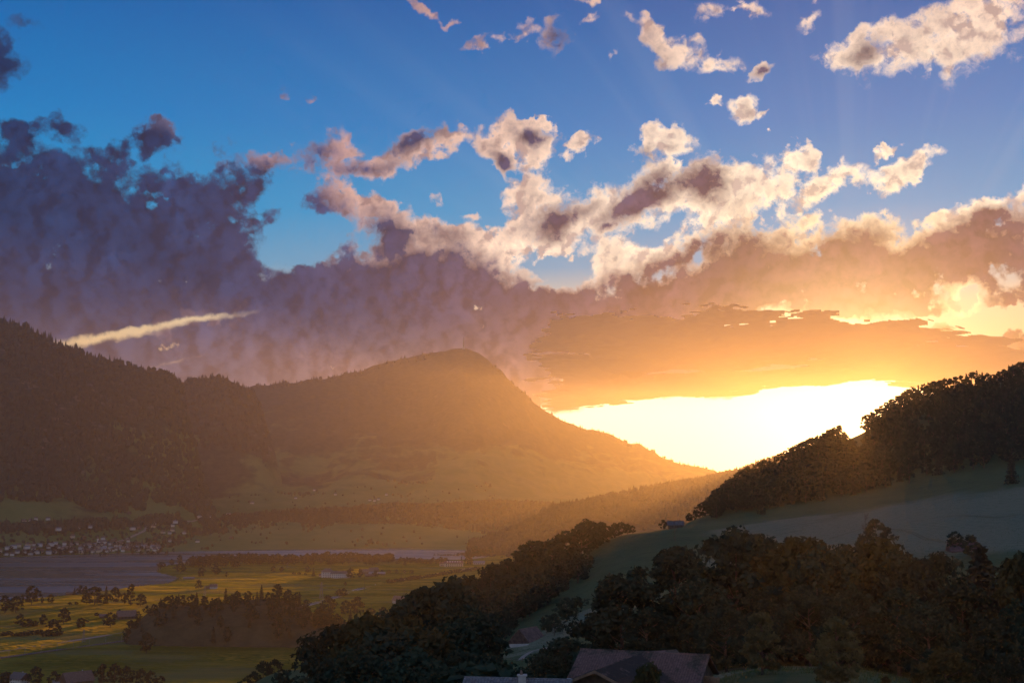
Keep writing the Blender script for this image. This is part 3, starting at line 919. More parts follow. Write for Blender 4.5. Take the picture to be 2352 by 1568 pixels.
# near kinds (a few hundred metres), then mid, then valley kinds; heights in metres
NEAR = {
 'round': [broad_proto(10 + i, 20, 17 + i % 2 * 3, 95, 62, .52, 'round') for i in range(3)],
 'tall': [broad_proto(20 + i, 24, 14, 100, 62, .52, 'tall') for i in range(3)],
 'pear': [broad_proto(30 + i, 11, 7.6, 75, 60, .32, 'pear', M_LAWNT, .12) for i in range(2)],
 'yellow': [broad_proto(40 + i, 16, 13, 85, 58, .48, 'round', M_LEAFY) for i in range(2)],
 'conifer': [conifer_proto(50 + i, 24, 9.5, 22, 12, (7, .55)) for i in range(2)],
 'bush': [broad_proto(60 + i, 5, 6, 40, 45, .32, 'round', trunk_h=.05) for i in range(2)],
}
MID = {
 'round': [broad_proto(110 + i, 17, 14, 40, 26, .85, 'round') for i in range(4)],
 'tall': [broad_proto(120 + i, 19, 10, 40, 26, .8, 'tall') for i in range(3)],
 'conifer': [conifer_proto(150 + i, 21, 8, 13, 7, (3, .8)) for i in range(3)],
 'column': [broad_proto(160, 20, 8, 44, 30, .7, 'column', trunk_h=.06)],
 'bush': [broad_proto(170 + i, 5, 6.5, 22, 22, .6, 'round', trunk_h=.05) for i in range(2)],
 'yellow': [broad_proto(180 + i, 16, 12, 40, 26, .8, 'round', M_LEAFY) for i in range(2)],
}
ORIG_H = {('N', k): h for k, h in dict(round=20, tall=24, pear=11, yellow=16, conifer=24, bush=5).items()}
ORIG_H.update({('M', k): h for k, h in dict(round=17, tall=19, conifer=21, column=20, bush=5, yellow=16).items()})

def tree(dist, kind, x, y, z, h, label, group=None, wide=1.0, name=None):
    protos = (NEAR if dist == 'N' else MID)[kind]
    tm, cm_ = protos[random.randrange(len(protos))]
    s = h / ORIG_H[(dist, kind)]
    nm_ = name or {'conifer': 'conifer', 'bush': 'bush', 'column': 'poplar_tree'}.get(kind, 'tree')
    t = bpy.data.objects.new(nm_, None)
    COL.objects.link(t)
    t.empty_display_size = 1.0
    t.location = (x, y, z)
    t.rotation_euler = (0, 0, random.random() * 6.283)
    w = s * wide * random.uniform(.94, 1.07)
    t.scale = (w, w * random.uniform(.95, 1.06), s)
    tag(t, label, 'bush' if kind == 'bush' else 'tree', group)
    link('trunk', tm, t); link('crown', cm_, t)
    return t

def ground_at(x, y):
    return max(0.0, hill_z(x, y))

def ptree(kind, px, top, Y, label, base=None, group=None, wide=1.0, dist='N', h=None):
    """tree standing at distance Y whose top shows at pixel row top"""
    x = xof(px, Y)
    z = ground_at(x, Y)
    hh = h if h else zof(top, Y) - z
    return tree(dist, kind, x, Y, z, max(hh, 1.5), label, group, wide)

MASS = {}
def proto_np(me):
    if me.name not in _pc:
        v = np.empty(len(me.vertices) * 3, np.float32); me.vertices.foreach_get('co', v)
        f = np.empty(len(me.polygons) * 4, np.int32); me.polygons.foreach_get('vertices', f)
        _pc[me.name] = (v.reshape(-1, 3), f.reshape(-1, 4))
    return _pc[me.name]
_pc = {}
def mass_tree(mass, kind, x, y, z, h, wide=1.0):
    '''one tree of a wood that reads as a single mass'''
    tm, cm_ = MID[kind][random.randrange(len(MID[kind]))]
    s = h / ORIG_H[('M', kind)]; w = s * wide * random.uniform(.94, 1.07); a = random.random() * 6.283
    R = np.array([[math.cos(a), -math.sin(a), 0], [math.sin(a), math.cos(a), 0], [0, 0, 1]])
    for me, slot in ((cm_, 1 if kind == 'conifer' else 0), (tm, 2)):
        v, f = proto_np(me)
        MASS.setdefault(mass, []).append(((v * [w, w, s]) @ R.T + [x, y, z], f, slot))
def finish_masses():
    for name, parts in MASS.items():
        v, f = join([(a, b) for a, b, _ in parts])
        mi = np.concatenate([np.full(len(b), c, np.int32) for _, b, c in parts])
        tag(link(name, mesh_np(name, v, f, [M_LEAF, M_NEEDLE, M_BARK], mi)), kind='stuff')

# --- the grove right of the farmhouse: one row of tall trees before the meadow
GROVE = [
 ('round', 1425, 1318, 262, 'wide spreading dark tree above the farmhouse roof, its branches reaching down beside the mown strip', 1.15),
 ('tall', 1388, 1385, 300, 'lower dark tree beside the mown hay strip, before the spreading tree', 1.0),
 ('tall', 1545, 1252, 268, 'tall round-topped tree rising behind the farmhouse ridge, first high crown of the grove', 1.25),
 ('round', 1600, 1330, 255, 'broad dark tree filling the gap right of the first high crown', 1.0),
 ('round', 1688, 1218, 270, 'largest dome-crowned dark tree at the middle of the grove', 1.05),
 ('tall', 1742, 1226, 275, 'dark tree leaning against the largest dome-crowned tree of the grove', 1.0),
 ('conifer', 1806, 1230, 268, 'slim dark conifer with a blunt tip beside the golden-topped tree', 1.0),
 ('yellow', 1843, 1231, 262, 'golden-topped tree next to the slim conifer in the grove', 1.0),
 ('round', 1872, 1262, 250, 'shorter dark tree in front of the golden-topped one', .85),
 ('round', 1925, 1252, 266, 'dark flat-topped tree between the golden-topped tree and the pointed conifer', .95),
 ('conifer', 1970, 1238, 262, 'pointed dark conifer in front of the lone orchard trees', .95),
 ('yellow', 2018, 1243, 264, 'reddish gold tree crown right of the pointed conifer', .95),
 ('round', 2052, 1268, 258, 'dark tree half hidden by the reddish gold crown', .8),
 ('round', 2095, 1283, 256, 'lower dark tree in the dip of the grove line', .9),
 ('round', 2150, 1273, 258, 'rounded dark tree left of the biggest conifer', .8),
 ('conifer', 2246, 1250, 248, 'biggest broad conifer below the purple-roofed barn', 1.5),
 ('round', 2200, 1330, 240, 'dark bushy tree at the foot of the biggest conifer', .9),
 ('yellow', 2338, 1276, 230, 'leafy green tree at the frame edge, right of the biggest conifer', .8),
 ('round', 2335, 1382, 205, 'bright green-tipped leafy tree low at the frame edge', .8),
 ('tall', 1480, 1392, 250, 'dark tree standing directly over the farmhouse ridge', 1.1),
 ('round', 1660, 1395, 238, 'wide dark tree behind the farmhouse gable end', 1.0),
 ('tall', 1765, 1345, 246, 'dark tree behind the left pear-shaped lawn tree', 1.1),
 ('round', 1850, 1360, 240, 'dark tree between the two pear-shaped lawn trees', 1.0),
 ('round', 1950, 1355, 240, 'dark tree behind the right pear-shaped lawn tree', 1.0),
 ('tall', 2050, 1350, 236, 'dark upright tree above the shaded end of the lawn', 1.2),
 ('round', 2120, 1385, 226, 'dark thicket tree behind the ochre bush', .9),
 ('round', 2270, 1420, 206, 'dark low tree below the biggest conifer', 1.0),
]
for k, px, top, Y, lab, w in GROVE:
    ptree(k, px, top, Y, lab, wide=w, group='trees of the dark grove')
ptree('pear', 1741, 1405, 192, 'pear-shaped small tree on the lawn, the one nearer the farmhouse', wide=.95, group='small trees on the lawn')
ptree('pear', 1911, 1416, 170, 'pear-shaped small tree with a bare trunk, farther along the lawn from the farmhouse', wide=1.0, group='small trees on the lawn')
ptree('yellow', 2152, 1488, 150, 'ochre leafy bush-like tree at the dark end of the lawn', wide=1.15)
ptree('yellow', 2020, 1552, 175, 'small leafy bush in the shade at the edge of the lawn', wide=1.0)
ptree('round', 2300, 1500, 160, 'dark rounded bush-like tree in the lower corner', wide=1.0)
ptree('yellow', 1486, 1524, 118, 'yellow-green young tree in front of the farmhouse roof', wide=.75)
ptree('round', 1296, 1466, 205, 'dark bushy tree between the low slate roof and the farmhouse', wide=1.25)
ptree('round', 1262, 1502, 200, 'smaller dark tree left of the bushy tree by the farmhouse', wide=1.0)
ptree('bush', 1345, 1500, 200, 'dark shrub just behind the farmhouse eaves', wide=1.2)

# --- the clump in front of the valley
CLUMP = [
 ('round', 1028, 1334, 300, 'highest tree of the front clump, a dark crown with a sunlit tip', .9),
 ('tall', 972, 1345, 305, 'dark tree shoulder to shoulder with the highest tree of the front clump', 1.0),
 ('round', 925, 1390, 315, 'dark round tree at the valley side of the front clump', .95),
 ('tall', 1072, 1385, 290, 'dark tree at the hill side of the front clump', 1.0),
 ('round', 1050, 1430, 255, 'broad dark crown below the highest tree of the clump', 1.1),
 ('yellow', 858, 1412, 240, 'sunlit olive-topped tree at the front of the clump', .95),
 ('yellow', 826, 1428, 245, 'olive-topped tree left of the sunlit one', .85),
 ('yellow', 925, 1416, 236, 'olive-topped tree right of the sunlit one', .9),
 ('round', 775, 1440, 250, 'dark tree at the outer end of the front clump', .95),
 ('round', 890, 1450, 215, 'large dark crown low in the front clump', 1.1),
 ('yellow', 995, 1452, 218, 'brownish leafy crown low in the front clump', .95),
 ('round', 830, 1490, 205, 'dark leafy crown at the bottom of the front clump', 1.0),
 ('round', 955, 1495, 195, 'dark crown under the brownish one', 1.1),
 ('tall', 1052, 1492, 205, 'dark leafy tree standing beside the bend of the small road', 1.0),
 ('round', 775, 1515, 210, 'low dark tree at the foot of the front clump', .9),
 ('round', 1010, 1530, 170, 'dark tree just above the low slate roof', .9),
 ('bush', 1105, 1530, 165, 'low grey-green shrub above the low slate roof', 2.0),
]
for k, px, top, Y, lab, w in CLUMP:
    ptree(k, px, top, Y, lab, wide=w, group='trees of the front clump')

# --- trees on the spur ridge (silhouettes against the valley)
SPUR = [(1062,1322,700),(1085,1318,705),(1108,1310,715),(1128,1296,725),(1148,1298,730),(1166,1280,740),(1186,1266,750),(1202,1252,760),(1222,1244,765),(1238,1240,770),(1252,1246,775),
        (1268,1238,780),(1284,1226,790),(1300,1216,800),(1318,1222,800),(1334,1204,812),(1350,1192,820),(1364,1200,822),(1380,1198,830),(1396,1208,840),(1412,1200,850),(1426,1198,855),(1440,1202,860),(1452,1206,864)]
kinds = ['round', 'tall', 'conifer', 'round']
for i, (px, top, Y) in enumerate(SPUR):
    ptree(kinds[i % 4] if px < 1340 else 'round', px, top, Y, ('dark tree of the rounded clump on the highest part of the spur crest' if px >= 1334 else 'dark conifer standing up from the spur crest' if kinds[i % 4] == 'conifer' else 'slim dark tree on the falling part of the spur crest' if kinds[i % 4] == 'tall' else 'broad dark tree on the falling part of the spur crest'), dist='M', wide=1.15, group='trees along the spur crest')
n = 0
r = np.random.default_rng(8)
while n < 105:
    px = r.uniform(1070, 1365); Y = r.uniform(470, 800)
    x = xof(px, Y); z = ground_at(x, Y); py = pyof(z, Y)
    crest = np.interp(px, [1060, 1200, 1300, 1365], [1350, 1290, 1250, 1232])
    lim = np.interp(px, [1060, 1130, 1180, 1250, 1300, 1365], [1480, 1470, 1440, 1400, 1365, 1300])
    if py < crest + 8 or py > lim:
        continue
    k = ['round', 'tall', 'round', 'conifer'][int(r.integers(4))]
    mass_tree('spur_wood', k, x, Y, z, r.uniform(10, 17), 1.15)
    n += 1
for (px, Y, h, lab) in [(1300, 520, 9, 'lone round bush-like tree at the top of the mown strip'), (1272, 478, 8, 'small dark tree beside the timber barn'), (1255, 500, 7, 'low dark tree right behind the timber barn'),
                        (1160, 520, 11, 'dark tree between the bend of the road and the timber barn'), (1140, 500, 10, 'dark tree over the bend of the small road'), (1128, 440, 4, 'small bush on the verge below the bend')]:
    x = xof(px, Y)
    tree('M', 'round', x, Y, ground_at(x, Y), h, lab, None, 1.1)

# --- the forest on the hill under the sun
SKYL = [(1575,1192),(1600,1165),(1640,1130),(1680,1098),(1720,1066),(1760,1040),(1800,1020),(1850,1008),(1880,992),(1915,982),(1945,968),(1960,985),(1985,958),(2005,925),(2040,902),(2080,885),(2140,862),(2190,858),(2260,848),(2300,855),(2352,828),(2560,770)]
LOWL = [(1575,1195),(1640,1180),(1700,1172),(1780,1172),(1850,1163),(1960,1146),(2080,1120),(2200,1096),(2352,1072),(2560,1040)]
sk = np.array(SKYL); lw = np.array(LOWL)
n = 0
FLAB = 'dark broadleaf tree in the hillside forest under the setting sun'
placed = []
for px in np.arange(1582, 2420, 12.5):
    if abs(px - 1965) < 25: continue          # the skyline row, tops as in the photograph
    top = np.interp(px, sk[:, 0], sk[:, 1]) + r.uniform(-5, 7)
    Y = np.interp(px, [1575, 1700, 1965, 2080, 2352, 2560], [930, 1080, 1195, 1215, 1295, 1320]) - 6
    x = xof(px, Y); z = ground_at(x, Y)
    h = np.clip(zof(top, Y) - z, 7, 20)
    k = 'conifer' if r.random() < .15 else ('tall' if r.random() < .4 else 'round')
    tree('M', k, x, Y, z, h, ('dark skyline tree left of the sun on the forested hill' if px < 1963 else 'dark skyline tree right of the sun on the forested hill') if k != 'conifer' else 'dark conifer on the skyline of the forested hill', 'skyline trees of the forested hill', 1.0)
    n += 1
tries = 0
while n < 520 and tries < 30000:
    tries += 1
    px = r.uniform(1580, 2440)
    Y0 = np.interp(px, [1575, 1700, 1850, 2080, 2352, 2560], [905, 905, 905, 905, 905, 905])
    Y1 = np.interp(px, [1575, 1700, 1965, 2080, 2352, 2560], [925, 1060, 1180, 1200, 1280, 1310])
    Y = Y0 + (Y1 - Y0) * r.random()
    x = xof(px, Y)
    if any((x - a) ** 2 + (Y - b) ** 2 < 6.0 ** 2 for a, b in placed):
        continue
    z = ground_at(x, Y)
    h = r.uniform(12, 19)
    sky = np.interp(px, sk[:, 0], sk[:, 1])
    if pyof(z + h, Y) < sky + 4:
        continue
    if abs(px - 1965) < 27 and pyof(z + h, Y) < 1004: continue
    placed.append((x, Y))
    mass_tree('hillside_forest', ['round', 'tall', 'round', 'conifer'][int(r.integers(4))], x, Y, z, h, 1.1)
    n += 1
# bare and lone trees on the meadow
BARE = bare_proto(5, 13)
def bare(px, Y, h, lab):
    x = xof(px, Y)
    t = bpy.data.objects.new('bare_tree', None); COL.objects.link(t)
    t.location = (x, Y, ground_at(x, Y)); s = h / 13; t.scale = (s, s, s)
    tag(t, lab, 'tree')
    link('branches', BARE, t)
    t.rotation_euler = (0, 0, px)
bare(1700, 1040, 17, 'leafless dead tree standing at the gap in the forest skyline')
bare(1212, 745, 13, 'leafless tree poking out of the spur crest by the lake')
bare(1549, 760, 14, 'leafless tree on the meadow below the hillside hut')
bare(1985, 560, 18, 'leafless tree on the hay meadow behind the pointed conifer')
for (px, Y, h, lab) in [(1523, 872, 7, 'round bush beside the hillside hut on the skyline'), (2008, 545, 15, 'dark round orchard tree on the meadow behind the grove'), (2190, 520, 8, 'small tree left of the purple-roofed barn'),
                        (2326, 780, 20, 'lone faint conifer high on the meadow near the forest edge'), (2296, 330, 12, 'small tree on a thin trunk right of the biggest conifer'), (1750, 880, 7, 'small shrub at the forest edge above the meadow'),
                        (2225, 500, 9, 'tree standing against the purple-roofed barn')]:
    x = xof(px, Y)
    tree('M', 'conifer' if px == 2326 else 'round', x, Y, ground_at(x, Y), h, lab, None, 1.1)

# ------------------------------------------------------------------ far woods (read as one mass)
def cones_np(pts, hs, ws, sides=5, base=0.0, jit=0.25, seed=1, round_=False):
    r = np.random.default_rng(seed)
    pts = np.asarray(pts, float); n = len(pts)
    hs = np.asarray(hs)[:, None]; ws = np.asarray(ws)[:, None]
    an = (np.arange(sides) / sides * 2 * math.pi)[None, :] + r.random((n, 1)) * 6
    if not round_:
        rr = ws / 2 * (1 + jit * (r.random((n, sides)) - .5) * 2)
        lo_ = np.stack([pts[:, 0:1] + rr * np.cos(an), pts[:, 1:2] + rr * np.sin(an), np.broadcast_to(pts[:, 2:3] + hs * .02 - 1, rr.shape) + hs * .08 * r.random((n, sides))], -1)
        tip = pts + np.concatenate([np.zeros((n, 2)), hs], 1)
        v = np.concatenate([lo_, tip[:, None, :]], 1)
        k = sides + 1
        f = np.array([[i, (i + 1) % sides, sides] for i in range(sides)])
    else:
        rr = ws / 2 * (1 + jit * (r.random((n, sides)) - .5) * 2)
        r2 = ws / 2 * .72 * (1 + jit * (r.random((n, sides)) - .5) * 2)
        lo_ = np.stack([pts[:, 0:1] + rr * .6 * np.cos(an), pts[:, 1:2] + rr * .6 * np.sin(an), np.broadcast_to(pts[:, 2:3] - 1, rr.shape)], -1)
        md = np.stack([pts[:, 0:1] + rr * np.cos(an + .3), pts[:, 1:2] + rr * np.sin(an + .3), pts[:, 2:3] + hs * (.38 + .2 * r.random((n, sides)))], -1)
        up = np.stack([pts[:, 0:1] + r2 * np.cos(an + .7), pts[:, 1:2] + r2 * np.sin(an + .7), pts[:, 2:3] + hs * (.75 + .15 * r.random((n, sides)))], -1)
        tip = pts + np.concatenate([ws * .1 * r.normal(size=(n, 2)), hs], 1)
        v = np.concatenate([lo_, md, up, tip[:, None, :]], 1)
        k = 3 * sides + 1
        f = []
        for i in range(sides):
            j = (i + 1) % sides
            f += [[i, j, sides + j], [i, sides + j, sides + i], [sides + i, sides + j, 2 * sides + j], [sides + i, 2 * sides + j, 2 * sides + i], [2 * sides + i, 2 * sides + j, 3 * sides]]
        f = np.array(f)
    V = v.reshape(-1, 3)
    Fc = (f[None] + (np.arange(n) * k)[:, None, None]).reshape(-1, 3)
    return V, Fc

def wood_field(x, y, seed):
    return fbm2(x / 420.0 + seed, y / 700.0 + seed, 5, .6)

r = np.random.default_rng(21)
def scatter(slope, n, px0, px1, t0, t1, keep, hs, ridge_n=0, round_share=.4, seed=0, ridge_px=None, ridge_h=(14, 26), wr=.42):
    P_, H_ = [], []
    for _ in range(n):
        i = int(np.clip((r.uniform(px0, px1) - slope.PX[0]) / slope.step, 0, len(slope.PX) - 2))
        t = t0 + (t1 - t0) * r.random()
        jx = np.interp(t, slope.t, np.arange(len(slope.t)))
        j = int(jx); fj = jx - j
        fi = r.random()
        a = np.array([slope.X[i, j], slope.Y[i, j], slope.Z[i, j]]) * (1 - fj) + np.array([slope.X[i, j + 1], slope.Y[i, j + 1], slope.Z[i, j + 1]]) * fj
        b = np.array([slope.X[i + 1, j], slope.Y[i + 1, j], slope.Z[i + 1, j]]) * (1 - fj) + np.array([slope.X[i + 1, j + 1], slope.Y[i + 1, j + 1], slope.Z[i + 1, j + 1]]) * fj
        p_ = a * (1 - fi) + b * fi
        if not keep(p_, t):
            continue
        P_.append(p_); H_.append(r.uniform(*hs))
    nr = len(P_)
    j = int(np.argmin(np.abs(slope.t - 1)))
    for (q0, q1, m) in (ridge_px or []):
        for _ in range(m):
            fx = (r.uniform(q0, q1) - slope.PX[0]) / slope.step
            i = int(fx); fi = fx - i
            jj = j - int(r.integers(0, 3))
            P_.append((1 - fi) * np.array([slope.X[i, jj], slope.Y[i, jj], slope.Z[i, jj]]) + fi * np.array([slope.X[i + 1, jj], slope.Y[i + 1, jj], slope.Z[i + 1, jj]]) - np.array([0, 0, 2.0]))
            H_.append(r.uniform(*ridge_h) * (1.25 if r.random() < .15 else 1))
    P_ = np.array(P_); H_ = np.array(H_)
    rd = r.random(len(P_)) < round_share
    rd[nr:] = r.random(len(P_) - nr) < .15
    parts = []
    if (~rd).any():
        parts.append(cones_np(P_[~rd], H_[~rd], H_[~rd] * wr, 5, seed=seed))
    if rd.any():
        parts.append(cones_np(P_[rd], H_[rd] * .8, H_[rd] * .85, 5, seed=seed + 1, round_=True))
    return join(parts)

def forest(name, parts, mat=None):
    v, f = join(parts)
    return tag(link(name, mesh_np(name, v, f, [mat or M_FAR])), kind='stuff')

forest('mountain_forest', [
    scatter(mountain, 10, 330, 1500, .30, .985, lambda p, t: False, (18, 30), seed=1,
            ridge_px=[(585, 840, 150), (840, 1000, 36), (1130, 1300, 60), (1300, 1500, 130), (1500, 1650, 60)], ridge_h=(14, 24)),
    scatter(mountain, 3600, 0, 1150, .02, .42, lambda p, t: wood_field(p[0] * 1.6, p[1] * 1.4, 9) > .16, (11, 19), round_share=.8, seed=4),
    scatter(mountain, 420, 0, 1150, .02, .40, lambda p, t: True, (8, 14), round_share=.9, seed=5)])
forest('dark_mountain_forest', [
    scatter(left_mountain, 5200, -60, 520, .16, .99, lambda p, t: wood_field(p[0], p[1], 13) + (t - .50) * 2.2 > -.02 or abs(t - .30 - p[0] * .00022 - .22) < .035, (18, 30), seed=7,
            ridge_px=[(-60, 130, 80), (125, 300, 90), (300, 424, 80), (424, 470, 30)], ridge_h=(15, 30)),
    scatter(left_mountain, 260, -40, 420, .01, .25, lambda p, t: True, (8, 14), round_share=.9, seed=9)])
forest('shoulder_forest', [scatter(knob, 700, 400, 620, .5, .99, lambda p, t: True, (18, 28), seed=11, ridge_px=[(425, 590, 75)], ridge_h=(16, 28))])
forest('ridge_forest', [scatter(ridge, 4200, 1080, 1800, .30, .985, lambda p, t: wood_field(p[0] * 1.5, p[1], 5) + (t - .4) * 1.2 > -.12, (15, 24), round_share=.5, seed=13,
            ridge_px=[(1130, 1270, 60), (1260, 1400, 90), (1400, 1750, 190)], ridge_h=(15, 25)),
            scatter(ridge, 520, 1000, 1350, .02, .34, lambda p, t: wood_field(p[0] * 2.5, p[1] * 2, 4) > -.1, (9, 15), round_share=.8, seed=15)])
forest('foothill_forest', [scatter(foothill, 3800, 395, 1400, .05, 1.0, lambda p, t: True, (12, 20), round_share=.75, seed=17,
            ridge_px=[(400, 1400, 260)], ridge_h=(12, 20))])
# scrub and tree lines on the flat far shore
pp = []; hh = []
for _ in range(900):
    px = r.uniform(430, 1330); py = r.uniform(1226, 1254)
    x, y = on_plain(px, py)
    if fbm2(np.array([x / 150.0]), np.array([y / 260.0]), 4, .6)[0] < .12 and r.random() > .12:
        continue
    if foothill.z(x, y) > 3 or mountain.z(x, y) > 3:
        continue
    pp.append((x, y, 0)); hh.append(r.uniform(7, 14))
for a, b, m, py0, py1 in [(1085, 1150, 46, 1239, 1243), (560, 760, 70, 1244, 1248), (900, 1060, 40, 1240, 1250)]:
    for _ in range(m):
        px = r.uniform(a, b)
        x, y = on_plain(px, r.uniform(py0, py1)); pp.append((x, y, 0)); hh.append(r.uniform(9, 15))
pp = np.array(pp); hh = np.array(hh)
forest('far_shore_woods', [cones_np(pp, hh, hh * .95, 6, seed=19, round_=True)])

# ------------------------------------------------------------------ tall meadow grass and reeds on the valley floor
def in_poly(x, y, poly):
    c = np.zeros(np.shape(x), bool)
    n_ = len(poly); j = n_ - 1
    for i in range(n_):
        xi, yi = poly[i]; xj, yj = poly[j]
        c ^= ((yi > y) != (yj > y)) & (x < (xj - xi) * (y - yi) / (yj - yi + 1e-12) + xi)
        j = i
    return c
nm = NM('tall grass')
gn = nm.noise(stretch(nm, nm.pos(), (.004, .012, 1)), 1.0, 4, 0.6)
gc = nm.mix(nm.sm(gn, .38, .62), (.060, .100, .034, 1), (.200, .205, .080, 1))
gd = nm.n('ShaderNodeBsdfDiffuse'); nm.put(gd.inputs[0], gc)
gt = nm.n('ShaderNodeBsdfTranslucent'); nm.put(gt.inputs[0], nm.mix(1.0, gc, (1.9, 1.75, .55, 1), 'MULTIPLY'))
gm = nm.n('ShaderNodeMixShader'); gm.inputs[0].default_value = .72
nm.put(gm.inputs[1], gd.outputs[0]); nm.put(gm.inputs[2], gt.outputs[0])
M_GRASS = nm.done(gm.outputs[0])
def grass_rows(x0, x1, y0, y1, dy, seg, hmin, hmax, seed):
    rr = np.random.default_rng(seed)
    vs_, fs_ = [], []; o = 0
    for y in np.arange(y0, y1, dy):
        xx = np.arange(max(x0, -0.47 * y - 60), min(x1, .12 * y + 80), seg)
        if len(xx) < 2: continue
        yy = y + fbm2(xx / 40.0, xx * 0 + y * .37, 3) * dy * 1.1
        patch = vnoise(xx / 90.0 + 7, yy / 45.0 + 3)
        h = (hmin + (hmax - hmin) * rr.random(len(xx))) * np.clip(patch * 2.0 - .35, .12, 1.0)
        ok = ~in_poly(xx, yy, lp)
        b = np.stack([xx, yy, np.full_like(xx, -.05)], -1)
        t_ = np.stack([xx + rr.normal(size=len(xx)) * .3, yy - .15, h], -1)
        vs_.append(np.concatenate([b, t_])); n_ = len(xx)
        i = np.arange(n_ - 1)
        i = i[ok[:-1] & ok[1:]]
        fs_.append(np.stack([i, i + 1, i + 1 + n_, i + n_], -1) + o); o += 2 * n_
    return np.concatenate(vs_), np.concatenate(fs_)
v1 = grass_rows(-1100, 420, 1130, 2250, 3.2, 4.5, .3, 1.15, 1)
v2 = grass_rows(-1500, 480, 2250, 3700, 5.5, 7.0, .5, 1.6, 2)
gv, gf = join([v1, v2])
tag(link('meadow_grass', mesh_np('meadow_grass', gv, gf, [M_GRASS])), kind='stuff')
# reeds along the near shore
rp, rh = [], []
for i in range(len(lp)):
    a = lp[i]; b = lp[(i + 1) % len(lp)]
    L = np.hypot(*(b - a))
    if a[1] > 3300 or abs(a[0]) > 1400: continue
    for _ in range(int(L / 2.2)):
        p_ = a + (b - a) * r.random() + r.normal(size=2) * 2.2
        rp.append((p_[0], p_[1], 0)); rh.append(r.uniform(.8, 2.2))
rp = np.array(rp); rh = np.array(rh)
v, f = cones_np(rp, rh, rh * 1.3, 4, seed=23)
tag(link('shore_reeds', mesh_np('shore_reeds', v, f, [M_GRASS])), kind='stuff')

# ------------------------------------------------------------------ wooded rocky knoll on the valley floor
nm = NM('knoll slope')
p = nm.pos(); q3 = nm.n('ShaderNodeNewGeometry').outputs['Normal']
sn = nm.n('ShaderNodeSeparateXYZ'); nm.put(sn.inputs[0], q3)
n1 = nm.noise(p, .05, 5, .65); n2 = nm.noise(stretch(nm, p, (.25, .25, .06)), 1.0, 5, .6)
rock = nm.mix(nm.sm(n2, .35, .65), (.055, .047, .042, 1), (.16, .13, .115, 1))
wood = nm.mix(nm.sm(n1, .4, .6), (.024, .030, .018, 1), (.044, .046, .026, 1))
M_KNOLL = nm.done(nm.pbsdf(nm.mix(nm.m('MULTIPLY', nm.sm(sn.outputs[2], .72, .52), nm.sm(n1, .38, .52)), wood, rock), .95, .05, n2, .9, 1.5))
KN = [(300,1482,1500),(325,1440,1520),(360,1408,1530),(400,1385,1540),(480,1388,1540),(540,1382,1540),(600,1375,1540),(660,1372,1540),(700,1384,1530),(740,1412,1520),(790,1425,1520),(860,1432,1520),(960,1440,1520),(1040,1470,1500)]
knoll = Slope('wooded_knoll', KN, [(300,1405,-3),(380,1395,-3),(480,1385,-3),(620,1378,-3),(760,1372,-3),(1040,1365,-3)],
              [(0,0),(.12,.10),(.30,.52),(.45,.70),(.7,.88),(1,1)], M_KNOLL, 9.0, px0=305, px1=1035, seed=44.0, jag=1.5, back=260, nrow=60)

def land(x, y):
    return max(0.0, hill_z(x, y), left_mountain.z(x, y), mountain.z(x, y), ridge.z(x, y), foothill.z(x, y), knoll.z(x, y))

def seat(px, py, slopes=None):
    """first ground seen at a pixel: the valley floor or one of the far slopes"""
    x, y = on_plain(px, py) if py > 1150 else (0, 1e9)
    best = (x, y, 0.0)
    for s in (slopes or (left_mountain, mountain, ridge, foothill)):
        if not (s.PX[0] < px < s.PX[-1]): continue
        h = s.hit(px, py)
        if h is not None and h[1] < best[1] and h[2] > 0:
            best = h
    return best

r = np.random.default_rng(31)
n = 0; tr_ = 0
kp = []
while n < 118 and tr_ < 6000:
    tr_ += 1
    px = r.uniform(318, 960); t = r.random() ** .7
    i = int((px - knoll.PX[0]) / knoll.step)
    j = int(np.interp(.10 + .92 * t, knoll.t, np.arange(len(knoll.t))))
    if i < 0 or i >= len(knoll.PX): continue
    x, y, z = knoll.X[i, j], knoll.Y[i, j], knoll.Z[i, j]
    if any((x - a) ** 2 + ((y - b) * .8) ** 2 < 6.6 ** 2 for a, b in kp): continue
    if 470 < px < 590 and .15 < t < .62 and r.random() < .8: continue
    if px < 460 and t < .6 and r.random() < .72: continue
    if px > 720 and t < .5: continue
    kp.append((x, y))
    k = ['round', 'tall', 'round', 'conifer', 'tall'][int(r.integers(5))]
    h = r.uniform(11, 18) * (.7 if px < 400 else 1)
    if pyof(z + h, y) < np.interp(px, [318, 400, 660, 760, 960], [1388, 1362, 1356, 1372, 1400]):
        tree('M', k, x, y, z, h, 'dark conifer on the crest of the rocky valley knoll' if k == 'conifer' else 'dark leafy tree on the crest of the rocky valley knoll', 'crest of the rocky knoll', 1.1)
    else:
        mass_tree('knoll_wood', k, x, y, z, h, 1.1)
    n += 1

